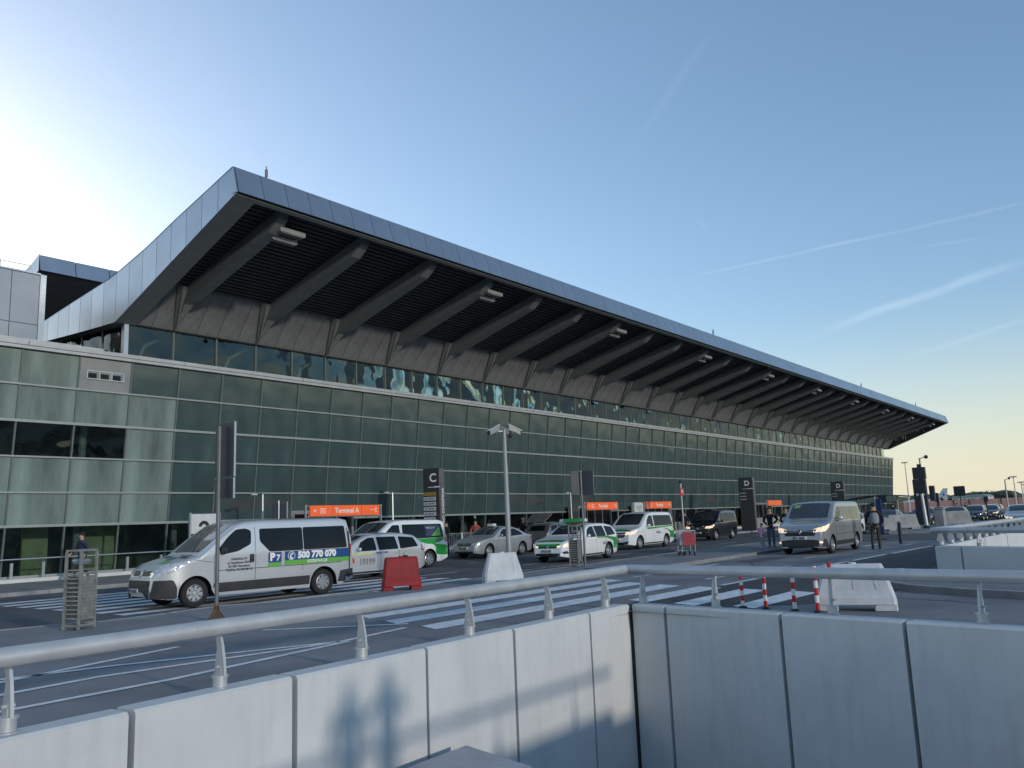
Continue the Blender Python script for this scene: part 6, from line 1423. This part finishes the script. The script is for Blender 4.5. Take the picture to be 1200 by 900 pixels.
MB().prism([(-1, 0), (4, 0), (6.0, 4.6), (4.6, 4.6)], 'z', 3.4, 3.6).build('tailplane', M_WHPL, ap)
for k, a in enumerate((10, 50, 95, 150, 200, 250, 305)):
    c_, s_ = math.cos(R(a)), math.sin(R(a)); cx_, cz_ = -.3, 6.0; l = 1.3 if k % 2 else 1.6
    MB().add([(-.19, cx_-s_*.16, cz_+c_*.16), (-.19, cx_+c_*l, cz_+s_*l), (-.19, cx_+s_*.16, cz_-c_*.16)], [(0, 1, 2)]).build('emblem_ray', mat('emblem_blue', (.03, .22, .62), rough=.4), ap)
hg = [(330, 56, 11, 4.0, 'low pale green roofed airfield building left of the far trees'), (360, 38, 9, 4.6, 'small pale airfield building behind the right end of the salmon wall'), (340, 29, 12, 4.2, 'white airfield shed behind the camera mast')]
for (x, y, w_, h_, lb) in hg:
    t = thing('airfield_building', lb, 'building', (x, y, 0)); MB().box((0, -w_/2, 0), (14, w_/2, h_)).build('wall', M_WHPL, t)
    MB().prism([(-w_/2-.3, h_+.01), (w_/2+.3, h_+.01), (w_/2-1, h_+.8), (-w_/2+1, h_+.8)], 'x', -.3, 14.3).build('roof', mat('roof_pale_green', (.24, .33, .30), rough=.7), t)
    for q in range(4): MB().box((-.06, -w_/2+1+q*w_/4, h_*.6), (-.01, -w_/2+1+q*w_/4+w_/8, h_*.85)).build('window', M_WIN, t)
M_LEAF = mat('foliage_far', (.075, .085, .055), rough=.9, var=.35, scale=.4); M_BARK = mat('bark', (.07, .055, .04), rough=.95)
def tree(label, x, y, h, w_, seed, group='trees beyond the salmon wall'):
    rnd = random.Random(seed); t = thing('tree', label, 'tree', (x, y, 0), 0, group)
    tr = MB(); tr.tube((0, 0, 0), (.1, .2, h*.45), .28, .16, n=8)
    for i in range(6):
        a = rnd.uniform(0, 6.28); tr.tube((.05, .1, h*(.25+.04*i)), (math.cos(a)*w_*.32, math.sin(a)*w_*.32, h*rnd.uniform(.55, .85)), .10, .03, n=5)
    tr.build('trunk', M_BARK, t)
    cr = MB(); cl = [(rnd.gauss(0, w_*.22), rnd.gauss(0, w_*.24), h*rnd.uniform(.42, .95)) for _ in range(16)]
    for (a, b, c_) in cl:
        rr = rnd.uniform(.10, .2)*w_
        for _ in range(46):
            d = Vector((rnd.gauss(0, 1), rnd.gauss(0, 1), rnd.gauss(0, .8))).normalized()*rr*rnd.uniform(.3, 1.05)
            p = Vector((a, b, min(c_, h-rr*.5)))+d; u = Vector((rnd.gauss(0, 1), rnd.gauss(0, 1), rnd.gauss(0, 1))).normalized(); v = u.orthogonal().normalized(); s_ = rnd.uniform(.14, .34)
            cr.add([p-u*s_, p+v*s_*.6, p+u*s_, p-v*s_*.6], [(0, 1, 2, 3)])
    cr.build('crown', M_LEAF, t)
for i, (x, y, h, w_, lb) in enumerate(((350, 66, 4.6, 7, 'low round tree just right of the plane tail'), (345, 57, 5.8, 7, 'tree left of the square sign post top'), (350, 53.5, 6.0, 7, 'first tree of the dark clump above the wall'), (352, 50, 6.1, 7, 'second tree of the dark clump above the wall'), (348, 46.5, 5.8, 7, 'last tree of the dark clump above the wall'),
        (340, 36, 5.2, 6, 'tree left of the small white airfield shed'), (350, 28, 5.8, 8, 'tree at the right edge above the wall'), (345, 22, 6.2, 8, 'tree just outside the right edge above the wall'), (360, 73, 4.4, 6, 'low tree left of the plane tail'))):
    tree(lb, x, y, h, w_, 10+i)
# far treeline that closes the horizon all round
tl = MB()
rnd = random.Random(3)
for k in range(420):
    a = rnd.uniform(-150, 10) if k % 6 else rnd.uniform(4, 24); d_ = rnd.uniform(470, 640)
    x, y = d_*math.cos(R(a)), d_*math.sin(R(a))
    hgt = rnd.uniform(4, 9); tl.ball((x, y, hgt*.45), (rnd.uniform(6, 14), rnd.uniform(6, 14), hgt*.55), 8, 5)
tl.build('distant_woods', M_LEAF)['kind'] = 'stuff'
sh = thing('bus_shelter', 'thin arched shelter roof beside the far corner of the terminal', 'shelter', (96, 25.2, 0))
pts = [(3.2-6.4*i/12, 2.55+.45*math.sin(math.pi*i/12*.8+.2)) for i in range(13)]
MB().prism([(y, z) for y, z in pts]+[(y, z-.08) for y, z in pts[::-1]], 'x', -1, 3.5).build('arched_roof', M_DKSIGN, sh)
for y in (-2.0, 0, 2.0): MB().tube((0, y, 0), (0, y, 2.8), .06).build('post', M_ALU, sh)
for y in (-1.9, .1): MB().box((2.9, y, .3), (2.94, y+1.8, 2.3)).build('glass_side', M_CLEAR, sh)
bn = thing('blue_banner', 'upright dark blue banner standing just beyond the man in the vest', 'banner', (46.5, 12.15, 0))
MB().cham((-.04, -.12, .25), (.04, .16, 2.12), .02).build('banner_cloth', mat('banner_navy', (.012, .03, .12), rough=.7), bn); MB().tube((0, .19, 0), (0, .19, 2.25), .025).build('pole', M_ALU, bn); MB().cham((-.25, -.25, 0), (.25, .35, .05), .01).build('base_plate', M_DKSIGN, bn)
pd = thing('ticket_pillar', 'slim dark pillar right of the man in the vest', 'pillar', (41.0, 9.95, 0)); MB().cham((-.07, -.07, 0), (.07, .07, .95), .02).build('pillar_body', M_DKSIGN, pd); MB().cham((-.09, -.09, .952), (.09, .09, 1.0), .02).build('pillar_cap', M_GREYP, pd)
picket('far dark railing in front of the salmon wall, left of the big sign', 88.0, 94.0, 25.5)
# unseen low block added behind the viewpoint as something dark for glass to reflect
pb = thing('reflection_block', 'unseen low block added behind the viewpoint for the glass to reflect', 'building', (40, -95, 0))
for i in range(3):
    MB().box((-70, -10, i*2.9), (90, 10, i*2.9+1.1)).build('parapet_band', M_CONC2, pb); MB().box((-69.8, -9.6, i*2.9+1.1), (89.8, 9.6, i*2.9+2.9)).build('dark_band', M_VOID, pb)
